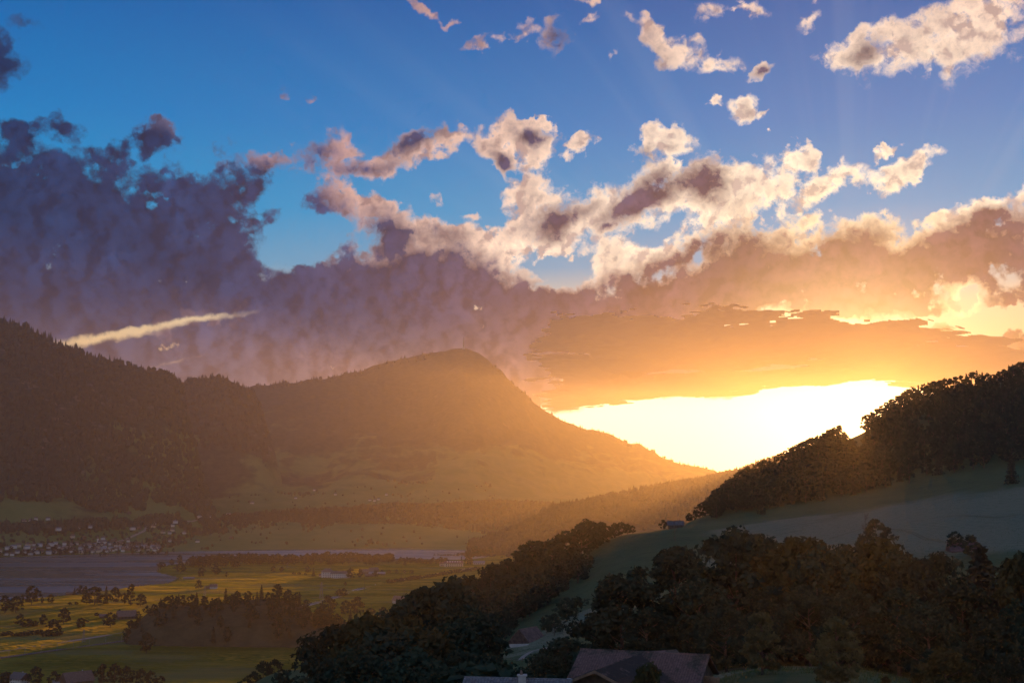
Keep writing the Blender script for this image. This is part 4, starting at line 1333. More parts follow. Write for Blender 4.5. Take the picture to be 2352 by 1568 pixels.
# ------------------------------------------------------------------ valley trees, each from its foot and top in the photograph
def vtree(kind, px, top, base, lab, wide=1.0, group='trees on the valley floor', dist='M'):
    x, y = on_plain(px, base)
    return tree(dist, kind, x, y, 0.0, max(zof(top, y), 2.0), lab, group, wide)
VT = [
 ('tall',11,1366,1407,'shore tree at the edge of the frame, left of its twin by the lake',1.3),('round',36,1368,1407,'dark shore tree beside its twin at the frame edge',1.1),
 ('round',72,1345,1389,'tall broad shore tree standing alone against the water',1.0),('tall',97,1369,1386,'slim small shore tree right of the tall broad one',.9),
 ('round',117,1363,1385,'small leafy shore tree near the water line',.9),('bush',161,1382,1388,'flat bush on the sunlit bank',1.4),('bush',175,1381,1388,'round bush at the end of the sunlit bank',1.0),
 ('conifer',171,1348,1366,'dark small conifer of the boathouse grove on the shore',1.3),('round',184,1343,1366,'dark round tree of the boathouse grove',1.0),('round',196,1345,1366,'dark tree at the inland end of the boathouse grove',.9),
 ('round',217,1346,1389,'widest tree of the sunlit shore row',1.25),('round',198,1362,1387,'smaller tree at the start of the sunlit shore row',1.1),('conifer',243,1345,1386,'pointed conifer inside the sunlit shore row',.9),
 ('round',264,1347,1386,'leafy tree right of the pointed conifer in the shore row',.85),('tall',285,1359,1388,'short tree left of the poplar',1.1),('column',300,1339,1389,'tall slim poplar at the end of the sunlit shore row',1.15),
 ('round',323,1362,1392,'rounded tree between the poplar and the rocky knoll',1.0),
 ('round',46,1409,1436,'spreading meadow tree near the frame edge, second row from the lake',1.1),('bush',62,1420,1438,'bushy thicket beside the spreading meadow tree',1.2),('round',99,1410,1436,'medium meadow tree in the second row',1.0),
 ('bush',80,1424,1437,'low thicket left of the medium meadow tree',1.1),('round',146,1395,1433,'largest meadow tree of the second row',1.05),('round',121,1421,1453,'broad low tree in front of the largest meadow tree',1.3),
 ('round',186,1418,1442,'spreading tree near the railway, right of the largest meadow tree',1.3),('round',253,1406,1441,'dark tree in front of the big barn',1.0),('bush',222,1406,1414,'small shrub behind the meadow near the barn',1.1),
 ('tall',274,1398,1414,'small tree left of the big barn roof',1.0),('round',336,1452,1499,'lone dark cone-shaped tree standing on the shaded field',.95),
 ('round',82,1529,1572,'dark tree between the white house and the brown barn',1.0),('round',125,1540,1574,'low dark tree touching the brown barn roof',1.2),('round',234,1523,1572,'dark tree right of the brown barn',1.0),
 ('tall',262,1521,1572,'taller dark tree second to the right of the brown barn',1.1),('round',289,1529,1572,'round dark tree third to the right of the brown barn',1.0),('round',322,1535,1573,'dark tree near the end of the farm row',1.0),
 ('round',345,1540,1573,'low dark tree ending the farm row',1.0),('bush',368,1552,1570,'single small shrub past the end of the farm row',1.0),('bush',12,1543,1570,'dark bush at the frame corner beside the white house',1.4),
 ('round',394,1283,1298,'pale leafy tree at the tip of the wooded peninsula',1.0),('round',412,1273,1294,'taller leafy tree behind the tip of the peninsula',.95),('round',415,1289,1317,'dark tree on the marshy point of the peninsula',1.0),
 ('bush',371,1290,1302,'bush right at the water on the peninsula tip',1.2),('round',462,1302,1325,'round field tree on the peninsula meadow',1.0),('tall',496,1291,1322,'tall field tree on the peninsula meadow',1.25),
 ('tall',520,1312,1325,'small slim tree right of the tall field tree',1.0),('round',456,1331,1352,'sunlit globe-shaped tree by the shore farmhouse',1.05),('round',628,1299,1314,'small round tree alone in the middle of the fields',1.0),
 ('round',647,1300,1314,'small round tree beside the lone one in the fields',1.0),('round',706,1299,1316,'field tree left of the white institute building',.95),('conifer',720,1303,1323,'bushy conical tree next to the white institute building',1.3),
 ('round',805,1304,1328,'tree at the corner of the long windowed wing',1.1),('tall',827,1305,1328,'tree in front of the brown farm roofs',1.2),('round',863,1310,1325,'low tree in front of the farm sheds',1.2),
 ('bush',675,1313,1319,'little bush on the field strip',1.1),('bush',687,1313,1319,'little bush right of the other on the field strip',1.1),('bush',701,1315,1320,'third little bush on the field strip',1.0),('round',793,1335,1345,'tiny lone tree in the field before the road',1.0),
 ('round',779,1352,1371,'bushy tree at the near end of the valley road',1.0),('round',790,1350,1370,'second bushy tree at the near end of the valley road',1.1),
 ('round',754,1366,1412,'high spreading tree at the end of the rocky knoll',1.0),('round',793,1378,1412,'tree right of the high spreading one, before the lit fields',1.0),('round',820,1369,1412,'rounded tree before the lit fields, farther along the row',1.0),
 ('round',850,1395,1420,'low dark tree joining the row to the front clump',1.3),('round',880,1393,1420,'low dark tree between the row and the front clump',1.2),('tall',905,1388,1420,'dark tree right behind the front clump',1.2),
 ('round',1108,1262,1276,'dark rounded lakeside tree on the near bank of the far water',1.3),('round',1092,1252,1276,'highest dark tree of the lakeside group',1.2),('round',1126,1255,1274,'dark tree of the lakeside group nearest the hill',1.2),('bush',1078,1262,1279,'bush at the outer end of the lakeside group',1.2),
 ('conifer',930,1279,1298,'single pointed tree between the belt and the red-roofed building',1.2),('conifer',1060,1277,1294,'pointed tree behind the red-roofed building',1.1),('round',1076,1277,1297,'tree between the red roof and the grey shed',1.2),
]
for k, px, top, base, lab, w in VT:
    vtree(k, px, top, base, lab, w)
for i, px in enumerate([877, 894, 911, 929, 946]):
    vtree('round', px, 1307, 1318, ['round tree next to the farm sheds, first of the avenue of five', 'second round tree of the avenue of five', 'middle tree of the avenue of five', 'fourth round tree of the avenue of five', 'last round tree of the avenue of five, nearest the red-roofed building'][i], 1.0, 'avenue of five round trees')
for i in range(110):
    px = 438 + (905 - 438) * (i + .5 * r.random()) / 110
    base = r.uniform(1284, 1299) if px > 560 else r.uniform(1288, 1304)
    x, y = on_plain(px, base)
    top = np.interp(px, [438, 470, 560, 680, 760, 900], [1276, 1270, 1268, 1272, 1266, 1268]) + r.uniform(-2, 6)
    h = float(np.clip(zof(top, y), 9, 24))
    mass_tree('lake_tree_belt', ['round', 'tall', 'round'][i % 3], x, y, 0, h, 1.15)
for i in range(24):
    px = 910 + (1030 - 910) * (i + .6 * r.random()) / 24
    x, y = on_plain(px, r.uniform(1289, 1296))
    mass_tree('lake_tree_belt', 'round', x, y, 0, r.uniform(10, 15), 1.1)
for i in range(30):
    px = 893 + (1104 - 893) * (i + .4 * r.random()) / 30
    x, y = on_plain(px, np.interp(px, [893, 1104], [1339.5, 1307]) + r.uniform(-.8, .8))
    tree('M', 'bush', x, y, 0, r.uniform(5, 9), 'hedge bush along the valley road', 'hedge along the valley road', 1.2)
for i in range(18):
    px = 4 + 140 * (i + .5 * r.random()) / 18
    x, y = on_plain(px, r.uniform(1455, 1461))
    tree('M', 'bush', x, y, 0, r.uniform(3.5, 6), 'bush of the dark hedge across the meadow', 'dark hedge across the meadow', 1.25)
for i, (px, Y, h) in enumerate([(470,640,12),(490,630,10),(522,610,8),(545,600,9),(563,590,10),(590,585,9),(615,580,11),(640,575,9)]):
    x = xof(px, Y)
    tree('M', 'conifer' if i == 0 else 'round', x, Y, max(hill_z(x, Y), 0), h, ['pointed dark tree at the foot of the green mound', 'dark tree right of the pointed one below the green mound', 'low dark bush-like tree by the little house', 'dark tree behind the little house',
        'small dark tree on the flank of the green mound', 'dark tree midway up the green mound', 'leafy tree near the top of the green mound', 'last tree on the green mound before the front clump'][i], 'trees by the green mound')

# ------------------------------------------------------------------ roads and railway
nm = NM('asphalt')
an_ = nm.noise(nm.pos(), 1.3, 4, .6)
M_ASPH = nm.done(nm.pbsdf(nm.mix(an_, (.10, .10, .105, 1), (.15, .148, .15, 1)), .8, .3, an_, .2, .02))
M_PATH = plain_mat('gravel path', (.21, .19, .165), .9, .1, .2, 2.0)
M_BALLAST = plain_mat('track ballast', (.085, .075, .068), .95, .1, .3, 2.0)
M_RAIL = plain_mat('rail steel', (.30, .27, .25), .35, .5, .15, 2.0, .8)
M_WHITE = plain_mat('white paint', (.78, .77, .74), .6, .3, .06, 3.0)
def ribbon(name, pts, width, mat, lift=.3, drape=False, sub=12):
    pts = np.array(pts, float)
    t = np.linspace(0, len(pts) - 1, (len(pts) - 1) * sub + 1)
    c = np.stack([np.interp(t, np.arange(len(pts)), pts[:, k]) for k in range(pts.shape[1])], -1)
    c = np.stack([smooth(c[:, k], 0, 2) for k in range(c.shape[1])], -1) if len(c) > 12 else c
    d = np.gradient(c[:, :2], axis=0); d /= np.linalg.norm(d, axis=1)[:, None] + 1e-9
    nrm = np.stack([-d[:, 1], d[:, 0]], -1) * width / 2
    L = c[:, :2] + nrm; R = c[:, :2] - nrm
    def zz(q):
        return np.array([(land(*a) if drape else 0.0) for a in q]) + lift
    v = np.concatenate([np.c_[L, zz(L)], np.c_[R, zz(R)]])
    n_ = len(c); i = np.arange(n_ - 1)
    f = np.stack([i + n_, i + 1 + n_, i + 1, i], -1)
    return mesh_np(name, v, f, [mat])
def pl(*pp): return [on_plain(a, b) for a, b in pp]
ROAD = pl((690, 1394), (775, 1369.5), (796, 1361), (840, 1348), (892, 1335), (960, 1324), (1050, 1310), (1120, 1297))
tag(link('valley_road', ribbon('valley_road', ROAD, 13, M_ASPH, .35)), kind='structure')
def offset_line(pts, off):
    pts = np.array(pts); d = np.gradient(pts, axis=0); d /= np.linalg.norm(d, axis=1)[:, None]
    return pts + np.stack([-d[:, 1], d[:, 0]], -1) * off
for off in (-5.8, 5.8):
    tag(link('road_edge_line', ribbon('road_edge_line', offset_line(ROAD, off), .5, M_WHITE, .42)), kind='structure')
COUNTRY = pl((-60, 1507), (0, 1496), (60, 1486), (116, 1479), (200, 1466), (300, 1449), (396, 1433))
tag(link('country_road', ribbon('country_road', COUNTRY, 9, M_PATH, .35)), kind='structure')
TRACK = pl((-60, 1519), (0, 1511), (120, 1494), (260, 1475), (400, 1456), (520, 1441))
tag(link('track_bed', ribbon('track_bed', TRACK, 9, M_BALLAST, .5)), kind='structure')
for off in (-2.9, -1.5, 1.5, 2.9):
    tag(link('rail', ribbon('rail', offset_line(TRACK, off), .16, M_RAIL, .62)), kind='structure')
# the road climbing behind the lake village
up_ = [seat(a, b) for a, b in ((255, 1245), (290, 1235), (325, 1221), (336, 1215), (340, 1207), (342, 1198))]
tag(link('village_road', ribbon('village_road', [(a, b) for a, b, _ in up_], 9, M_PATH, 1.5, True, 8)), kind='structure')
tag(link('pasture_track', ribbon('pasture_track', [seat(a, b)[:2] for a, b in ((342, 1197), (400, 1192), (470, 1188), (520, 1186))], 5, M_PATH, 1.5, True, 8)), kind='structure')

# ------------------------------------------------------------------ buildings
M_PLASTER = plain_mat('white plaster', (.46, .44, .41), .8, .2, .08, .4)
M_CREAM = plain_mat('cream plaster', (.42, .34, .25), .8, .2, .1, .4)
M_TIMBER = plain_mat('dark timber', (.085, .062, .045), .85, .1, .3, 1.2)
M_BROWN = plain_mat('weathered boards', (.15, .105, .075), .85, .1, .3, 1.2)
M_TILE = plain_mat('brown roof tiles', (.13, .085, .07), .85, .15, .3, .8)
M_REDTILE = plain_mat('red roof tiles', (.15, .062, .05), .8, .15, .25, .8)
M_GREYROOF = plain_mat('grey roof sheet', (.16, .155, .16), .6, .3, .15, .8)
M_SLATE = plain_mat('dark roof', (.075, .07, .072), .75, .25, .25, .8)
M_GLASS = plain_mat('window glass', (.035, .04, .045), .12, .6, .1, 1.0)
M_TIN = plain_mat('sheet metal', (.40, .43, .48), .35, .6, .1, .8, .6)
M_CONC = plain_mat('concrete', (.32, .31, .30), .85, .2, .15, 1.0)

def box_vf(x0, x1, y0, y1, z0, z1):
    v = np.array([(x0,y0,z0),(x1,y0,z0),(x1,y1,z0),(x0,y1,z0),(x0,y0,z1),(x1,y0,z1),(x1,y1,z1),(x0,y1,z1)], float)
    f = np.array([(3,2,1,0),(4,5,6,7),(0,1,5,4),(1,2,6,5),(2,3,7,6),(3,0,4,7)])
    return v, f
def wall_vf(L, W, h, rise):
    """house body with gable ends; ridge along x"""
    a, b = L / 2, W / 2
    v = np.array([(-a,-b,-1.5),(a,-b,-1.5),(a,b,-1.5),(-a,b,-1.5),(-a,-b,h),(a,-b,h),(a,b,h),(-a,b,h),(-a,0,h+rise),(a,0,h+rise)], float)
    f = np.array([(0,1,5,4),(2,3,7,6),(4,5,9,8),(6,7,8,9),(1,2,6,5),(3,0,4,7),(5,6,9,9),(7,4,8,8)])
    return v, f
def roof_vf(L, W, h, rise, over=.8, th=.28, hip=0.0):
    a, b = L / 2 + over, W / 2 + over
    drop = rise / (W / 2) * over
    r_ = a - hip * b
    v = np.array([(-a,-b,h-drop),(a,-b,h-drop),(a,b,h-drop),(-a,b,h-drop),(-r_,0,h+rise),(r_,0,h+rise)], float)
    v = np.concatenate([v + (0, 0, .06), v + (0, 0, .06 + th)])
    f = np.array([(6,7,11,10),(8,9,10,11),(7,8,11,11),(9,6,10,10),(1,0,4,5),(3,2,5,4),(0,3,4,4),(2,1,5,5),(0,1,7,6),(1,2,8,7),(2,3,9,8),(3,0,6,9)])
    return v, f
def tri_fix(f):
    return f
def mesh_any(name, parts, mats, idxs=None):
    """parts: list of (v, f) with repeated last corner for triangles; one material per part"""
    me = bpy.data.meshes.new(name)
    vs_, fs_, mi = [], [], []
    o = 0
    for k, (v, f) in enumerate(parts):
        vs_ += [tuple(a) for a in v]
        for q in f:
            q = [int(x) + o for x in q]
            if q[-1] == q[-2]: q = q[:-1]
            fs_.append(q); mi.append(idxs[k] if idxs else 0)
        o += len(v)
    me.from_pydata(vs_, [], fs_)
    for m_ in mats: me.materials.append(m_)
    me.polygons.foreach_set('material_index', mi)
    me.update()
    return me

def house(name, x, y, z, L, W, h, rise, rot, wall, roof, label, cat='house', group=None, wins=(), hip=0.0, chimney=False, over=.8, door=None, detail=True):
    t = bpy.data.objects.new(name, None); COL.objects.link(t)
    t.location = (x, y, z); t.rotation_euler = (0, 0, rot)
    tag(t, label, cat, group)
    if hip:
        wv_, wf_ = box_vf(-L / 2, L / 2, -W / 2, W / 2, -1.5, h)
    else:
        wv_, wf_ = wall_vf(L, W, h, rise)
    link('wall', mesh_any('wall', [(wv_, wf_)], [wall]), t)
    ro = link('roof', mesh_any('roof', [roof_vf(L, W, h, rise, over, hip=hip)], [roof]), t)
    for (side, u, zc_, w_, hh_) in wins:
        if side == 'f':  v, f = box_vf(u - w_ / 2, u + w_ / 2, -W / 2 - .06, -W / 2 + .1, zc_ - hh_ / 2, zc_ + hh_ / 2)
        elif side == 'l': v, f = box_vf(-L / 2 - .06, -L / 2 + .1, u - w_ / 2, u + w_ / 2, zc_ - hh_ / 2, zc_ + hh_ / 2)
        else: v, f = box_vf(L / 2 - .1, L / 2 + .06, u - w_ / 2, u + w_ / 2, zc_ - hh_ / 2, zc_ + hh_ / 2)
        link('window', mesh_any('window', [(v, f)], [M_GLASS]), t)
    if chimney:
        link('chimney', mesh_any('chimney', [box_vf(L * .18, L * .18 + .9, -.1, .8, h + rise * .6, h + rise + 1.2)], [M_CONC]), ro)
    return t
def row(side, n, span, zc_, w_, h_):
    return [(side, -span / 2 + span * (k + .5) / n, zc_, w_, h_) for k in range(n)]

# the white institute: a hipped block and a long wing with rows of windows
x, y = on_plain(752, 1326)
house('institute_building', x, y, 0, 24, 16, 12.5, 6, .25, M_PLASTER, M_SLATE, 'white three-storey institute block with a hipped dark roof among the fields', 'building', None,
      row('f', 6, 22, 2.2, 1.5, 2) + row('f', 6, 22, 6.2, 1.5, 2) + row('f', 6, 22, 10, 1.5, 2) + row('l', 3, 13, 2.2, 1.5, 2) + row('l', 3, 13, 6.2, 1.5, 2) + row('l', 3, 13, 10, 1.5, 2), hip=.9, chimney=True)
x, y = on_plain(783, 1327)
house('institute_wing', x, y, 0, 40, 13, 10, 4.5, .12, M_PLASTER, M_SLATE, 'long white wing with rows of dark windows beside the hipped block', 'building', None,
      row('f', 9, 37, 2.5, 1.5, 2) + row('f', 9, 37, 6, 1.5, 2) + row('f', 9, 37, 8.9, 1.3, 1.3) + row('r', 3, 11, 2.5, 1.3, 2) + row('r', 3, 11, 6, 1.3, 2), chimney=True)
x, y = on_plain(738, 1325)
house('annex', x, y + 6, 0, 11, 9, 4, 3, .25, M_CREAM, M_TILE, 'small cream annex at the left end of the institute', 'building', None, row('f', 2, 8, 2.2, 1.2, 1.5))
for px, py, L, W, h, ri, rot, wm, rm, lab in [
    (842, 1318, 30, 14, 5, 6, .1, M_BROWN, M_TILE, 'brown-roofed farm barn behind the field trees, the largest of the farmstead'),
    (858, 1313, 20, 12, 5, 5, .5, M_TIMBER, M_TILE, 'dark steep-roofed barn rising behind the largest barn of the farmstead'),
    (866, 1321, 34, 12, 4.5, 3, -.05, M_BROWN, M_GREYROOF, 'long pale-roofed shed of the valley farmstead'),
    (849, 1324, 18, 9, 3.5, 3, .05, M_BROWN, M_TILE, 'low brown shed at the front of the valley farmstead')]:
    x, y = on_plain(px, py)
    house('farm_barn', x, y, 0, L, W, h, ri, rot, wm, rm, lab, 'barn', 'barns of the valley farmstead', row('f', 4, L * .8, h * .5, 1.6, 1.4))
# the red-roofed works
x, y = on_plain(1042, 1301)
t = house('works_building', x, y, 0, 44, 20, 9, 5, .12, M_CREAM, M_REDTILE, 'large cream works building with a red roof and skylights by the lake', 'building', None,
      row('f', 8, 40, 3, 2.4, 2.2) + row('f', 8, 40, 6.6, 2.4, 1.8))
for k in range(6):
    u = -15 + k * 6
    sk_ = roof_vf(3.0, 2.2, 0, .1, 0, .25)
    v = sk_[0].copy(); s_ = 5 / 10.0
    v[:, 2] = v[:, 2] * .2 + 9 + 5 - s_ * 4.0 + v[:, 1] * s_ + .36
    v[:, 1] -= 4.0; v[:, 0] += u
    link('skylight', mesh_any('skylight', [(v, sk_[1])], [M_WHITE]), t)
x, y = on_plain(1017, 1300)
house('works_annex', x, y, 0, 15, 14, 7, 3, .12, M_CREAM, M_REDTILE, 'low red-roofed annex left of the works building', 'building', None, row('f', 3, 12, 3, 2, 2))
x, y = on_plain(1100, 1296)
house('shed', x, y, 0, 28, 14, 6, 3, -.1, M_CONC, M_GREYROOF, 'grey sheet-roofed shed between the works and the wooded hill', 'shed', None, row('f', 5, 24, 3, 2, 1.6))
x, y = on_plain(490, 1351)
house('farmhouse', x, y, 0, 13, 9, 4.2, 3.6, .35, M_PLASTER, M_TILE, 'small sunlit white farmhouse beside the globe-shaped tree', 'house', None, row('f', 4, 11, 2.2, 1.1, 1.3) + row('r', 2, 6, 2.2, 1.1, 1.3), chimney=True)
x, y = on_plain(479, 1351)
house('shed', x, y, 0, 9, 6, 2.4, 1.8, .3, M_BROWN, M_TILE, 'low shed attached to the sunlit farmhouse', 'shed')
x, y = on_plain(426, 1293)
house('lake_hut', x, y, 0, 12, 8, 3, 2.5, .1, M_PLASTER, M_GREYROOF, 'small white hut among the trees of the peninsula', 'hut', None, row('f', 3, 9, 1.7, 1.1, 1.2))
x, y = on_plain(434, 1329)
house('boathouse', x, y, 0, 22, 7, 2.2, 1.6, .02, M_BROWN, M_GREYROOF, 'long low boathouse on the marshy peninsula shore', 'hut', None, row('f', 5, 18, 1.2, 1.2, .9))
x, y = on_plain(161, 1365)
house('boathouse', x, y, 0, 12, 7, 2.6, 2.5, .4, M_BROWN, M_TILE, 'brown boathouse at the near shore beside the dark grove', 'hut')
x, y = on_plain(290, 1421)
house('barn', x, y, 0, 23, 15, 5, 6.5, .5, M_TIMBER, M_TILE, 'big dark timber barn at the foot of the rocky knoll', 'barn', None, row('r', 3, 10, 3, 1.4, 1.4) + row('f', 4, 18, 2.6, 1.4, 1.4), over=1.4)
x, y = on_plain(238, 1419)
house('shed', x, y, 0, 11, 8, 3, 2.6, .3, M_TIMBER, M_TILE, 'small dark shed left of the big timber barn', 'shed')
x, y = on_plain(45, 1572)
house('farmhouse', x, y, 0, 15, 10, 6.5, 4.2, -.55, M_PLASTER, M_SLATE, 'white farmhouse with shuttered windows at the lower frame edge', 'house', None,
      row('f', 4, 12, 2, 1.0, 1.5) + row('f', 4, 12, 4.9, 1.0, 1.5) + row('r', 3, 8, 2, 1.0, 1.5) + row('r', 3, 8, 4.9, 1.0, 1.5) + row('r', 1, 2, 7.7, 1.0, 1.2), chimney=True, over=1.2)
x, y = on_plain(176, 1576)
house('barn', x, y, 0, 24, 15, 6, 6.8, .75, M_BROWN, M_TILE, 'large brown barn with a long sloping roof at the lower frame edge', 'barn', None, row('f', 3, 16, 3, 1.4, 1.4), chimney=True, over=1.2)
x, y = on_plain(136, 1574)
house('shed', x, y, 0, 10, 8, 3, 2, .3, M_BROWN, M_GREYROOF, 'low lean-to shed left of the large brown barn', 'shed')
x, y = on_plain(922, 1385)
house('farmhouse', x, y, 0, 24, 14, 5.5, 6, -.35, M_PLASTER, M_TILE, 'brown-roofed house half hidden behind the front clump, before the lit fields', 'house', None, row('f', 5, 20, 2.6, 1.1, 1.4), chimney=True, over=1.3)
Yh = 615; x = xof(508, Yh)
house('cottage', x, Yh, max(0, hill_z(x, Yh)), 9, 7, 4, 3, .5, M_PLASTER, M_SLATE, 'little white cottage hiding among dark trees below the green mound', 'house', None, row('f', 3, 7, 2, 1, 1.2) + row('r', 2, 4.5, 2, 1, 1.2), chimney=True)
x, y = on_plain(1085, 1241)
house('shed', x, y, 0, 60, 16, 6, 3, .05, M_CONC, M_GREYROOF, 'long pale works shed on the far side of the lake', 'shed')

# the lake village: white houses under dark roofs
def mini(kind):
    wm, rm, L, W, h, ri = kind
    return mesh_any('house', [wall_vf(L, W, h, ri), roof_vf(L, W, h, ri, .7, .4)], [wm, rm], [0, 1])
MINI = [mini((M_PLASTER, M_SLATE, 11, 9, 5, 4)), mini((M_PLASTER, M_TILE, 10, 8, 5, 4)), mini((M_CREAM, M_TILE, 12, 10, 5.5, 4)), mini((M_BROWN, M_TILE, 12, 10, 4, 4.5)), mini((M_PLASTER, M_GREYROOF, 16, 10, 6, 2.5))]
MLAB = ['white house with a dark roof in the village across the lake', 'white house with a brown roof in the village across the lake', 'cream house in the village across the lake', 'brown barn in the village across the lake', 'long white block with a grey roof in the village across the lake']
def small_house(i, x, y, z, rot, lab, group):
    o = link('village_house' if i != 3 else 'village_barn', MINI[i], None, (x, y, z))
    o.rotation_euler = (0, 0, rot)
    tag(o, lab, 'barn' if i == 3 else 'house', group)
hp = []
n = 0
while n < 84:
    px = r.uniform(-6, 372)
    top = np.interp(px, [0, 60, 130, 240, 330, 372], [1262, 1252, 1250, 1248, 1249, 1252]); bot = np.interp(px, [0, 120, 300, 372], [1277, 1272, 1266, 1264])
    py = r.uniform(top, bot)
    x, y, z = seat(px, py)
    if any((x - a) ** 2 + ((y - b) * .8) ** 2 < 15 ** 2 for a, b in hp): continue
    hp.append((x, y)); n += 1
    i = int(r.choice(5, p=[.33, .25, .16, .12, .14]))
    small_house(i, x, y, z, r.uniform(-.9, .9), MLAB[i], 'houses of the village across the lake')
for (a, b) in [(280,335),(240,350),(370,335),(600,400),(750,375),(450,415),(1060,405),(1010,410),(1170,370),(1165,392),(1250,355),(1330,360),(1310,385),(1310,420),(1240,435),(1290,440),(1590,320),(1510,320),(1900,213),(1755,480),(1290,500),(650,478),(790,482),(870,500),(980,500),(1500,505),
               (1730,300),(980,290),(690,395),(190,355),(560,470),(1400,440)]:
    px = a * .3043; py = 1091 + b * .3043
    x, y, z = seat(px, py)
    i = int(r.choice(5, p=[.3, .25, .15, .25, .05]))
    small_house(i, x, y, z, r.uniform(-.9, .9), ['white dark-roofed farmhouse scattered on the pastures above the lake', 'white brown-roofed farmhouse scattered on the pastures above the lake', 'cream farmhouse scattered on the pastures above the lake', 'brown barn scattered on the pastures above the lake', 'long pale farm building on the pastures above the lake'][i], 'farmhouses on the pastures above the lake')
for (a, b) in [(485,115),(345,175),(20,213),(905,192),(940,196),(970,185),(645,148),(1030,150)]:
    px = 574.2 + a * .3043; py = 1091 + b * .3043
    x, y, z = seat(px, py)
    small_house(int(r.integers(2)), x, y, z, r.uniform(-.6, .6), 'white farmhouse high on the hazy mountain meadows', 'farmhouses on the mountain meadows')
# village trees
for i in range(120):
    px = r.uniform(0, 400); py = r.uniform(1250, 1277)
    x, y, z = seat(px, py)
    mass_tree('village_trees', ['round', 'tall'][i % 2], x, y, z, r.uniform(8, 14), 1.1)
sx_, sy_, sz_ = seat(240, 1249)
t = bpy.data.objects.new('church', None); COL.objects.link(t); t.location = (sx_, sy_, sz_)
tag(t, 'village church with a stubby white tower and a dark pointed roof', 'church')
link('wall', mesh_any('wall', [wall_vf(24, 11, 8, 5)], [M_PLASTER]), t)
link('roof', mesh_any('roof', [roof_vf(24, 11, 8, 5)], [M_SLATE]), t)
link('tower', mesh_any('tower', [box_vf(-17, -12.2, -2.4, 2.4, -1, 17)], [M_PLASTER]), t)
link('spire', mesh_any('spire', [(np.array([(-17.3,-2.7,17),(-11.9,-2.7,17),(-11.9,2.7,17),(-17.3,2.7,17),(-14.6,0,24)]), np.array([(0,1,4,4),(1,2,4,4),(2,3,4,4),(3,0,4,4)]))], [M_SLATE]), t)

# ------------------------------------------------------------------ masts, poles, cars
M_STEEL = plain_mat('galvanised steel', (.20, .19, .185), .6, .4, .1, 1.0, .5)
M_POLE = plain_mat('pole wood', (.09, .075, .06), .9, .1, .2, 2.0)
tx, ty, tz = at(1065, 801, 8990)
t = bpy.data.objects.new('transmitter_tower', None); COL.objects.link(t); t.location = (tx, ty, tz - 6)
tag(t, 'slender transmitter mast standing on the mountain summit', 'tower')
link('station', mesh_any('station', [box_vf(-9, 9, -7, 7, -6, 13), box_vf(-6, 6, -5, 5, 13, 21)], [M_CONC], [0, 0]), t)
v, f = tube([(0, 0, 20), (0, 0, 44), (0, 0, 62)], [4.6, 4.2, 3.8], 8); link('mast', mesh_np('mast', v, f, [M_POLE]), t)
v, f = tube([(0, 0, 62), (0, 0, 76), (0, 0, 92)], [3.0, 2.6, 2.0], 6); link('antenna', mesh_np('antenna', v, f, [M_POLE]), t)
v, f = tube([(0, 0, 22), (0, 0, 27)], [8, 8], 10); link('platform', mesh_np('platform', v, f, [M_STEEL]), t)

def bar(a, b, w):
    return tube([a, b], [w, w], 4)
def pylon_mesh(H, arms):
    ps = []
    b_, t_ = H * .11, H * .018
    for sx in (-1, 1):
        for sy in (-1, 1):
            ps.append(bar((sx * b_, sy * b_, -.5), (sx * t_, sy * t_, H), H * .009))
    nb = 7
    for k in range(nb):
        z0, z1 = H * k / nb, H * (k + 1) / nb
        w0 = b_ + (t_ - b_) * k / nb; w1 = b_ + (t_ - b_) * (k + 1) / nb
        for sy in (-1, 1):
            ps.append(bar((-w0, sy * w0, z0), (w1, sy * w1, z1), H * .005)); ps.append(bar((w0, sy * w0, z0), (-w1, sy * w1, z1), H * .005))
            ps.append(bar((sy * w0, -w0, z0), (sy * w1, w1, z1), H * .005))
    arm = [join([bar((-H * w, 0, H * z), (H * w, 0, H * z), H * .007), bar((-H * w, 0, H * z), (0, 0, H * (z + .045)), H * .005), bar((H * w, 0, H * z), (0, 0, H * (z + .045)), H * .005)]) for z, w in arms]
    return join(ps), arm
def pylon(px, top, base, lab, arms, rot):
    x, y = on_plain(px, base); H = zof(top, y)
    body, arm = pylon_mesh(H, arms)
    t = bpy.data.objects.new('pylon', None); COL.objects.link(t); t.location = (x, y, 0); t.rotation_euler = (0, 0, rot)
    tag(t, lab, 'pylon', 'power line pylons')
    link('lattice', mesh_np('lattice', *body, [M_STEEL]), t)
    for a in arm: link('cross_arm', mesh_np('cross_arm', *a, [M_STEEL]), t)
pylon(738, 1336, 1374, 'lattice pylon standing in the lit field before the valley road', [(.62, .13), (.74, .16), (.86, .12)], .3)
pylon(470, 1344, 1372, 'lattice pylon in front of the sunlit farmhouse', [(.7, .14), (.85, .11)], .2)
pylon(192, 1444, 1474, 'lattice pylon beside the country road on the shaded meadow', [(.7, .14), (.85, .12)], .4)
pylon(660, 1291, 1305, 'distant thin pylon in front of the tree belt', [(.7, .14), (.85, .12)], .2)
def pole(px, top, base, lab, arm=True, grp='power poles'):
    x, y = on_plain(px, base); H = zof(top, y)
    t = bpy.data.objects.new('power_pole', None); COL.objects.link(t); t.location = (x, y, 0)
    tag(t, lab, 'pole', grp)
    v, f = tube([(0, 0, -.5), (0, 0, H)], [.28, .18], 6); link('shaft', mesh_np('shaft', v, f, [M_POLE]), t)
    if arm:
        link('cross_arm', mesh_any('cross_arm', [box_vf(-1.6, 1.6, -.12, .12, H - .9, H - .6)], [M_POLE]), t)
pole(837, 1322, 1361, 'tall dark pole standing beside the middle of the valley road')
pole(922, 1302, 1340, 'tall pole rising from the hedge by the valley road')
pole(928, 1350, 1366, 'short pole in the field behind the front clump')
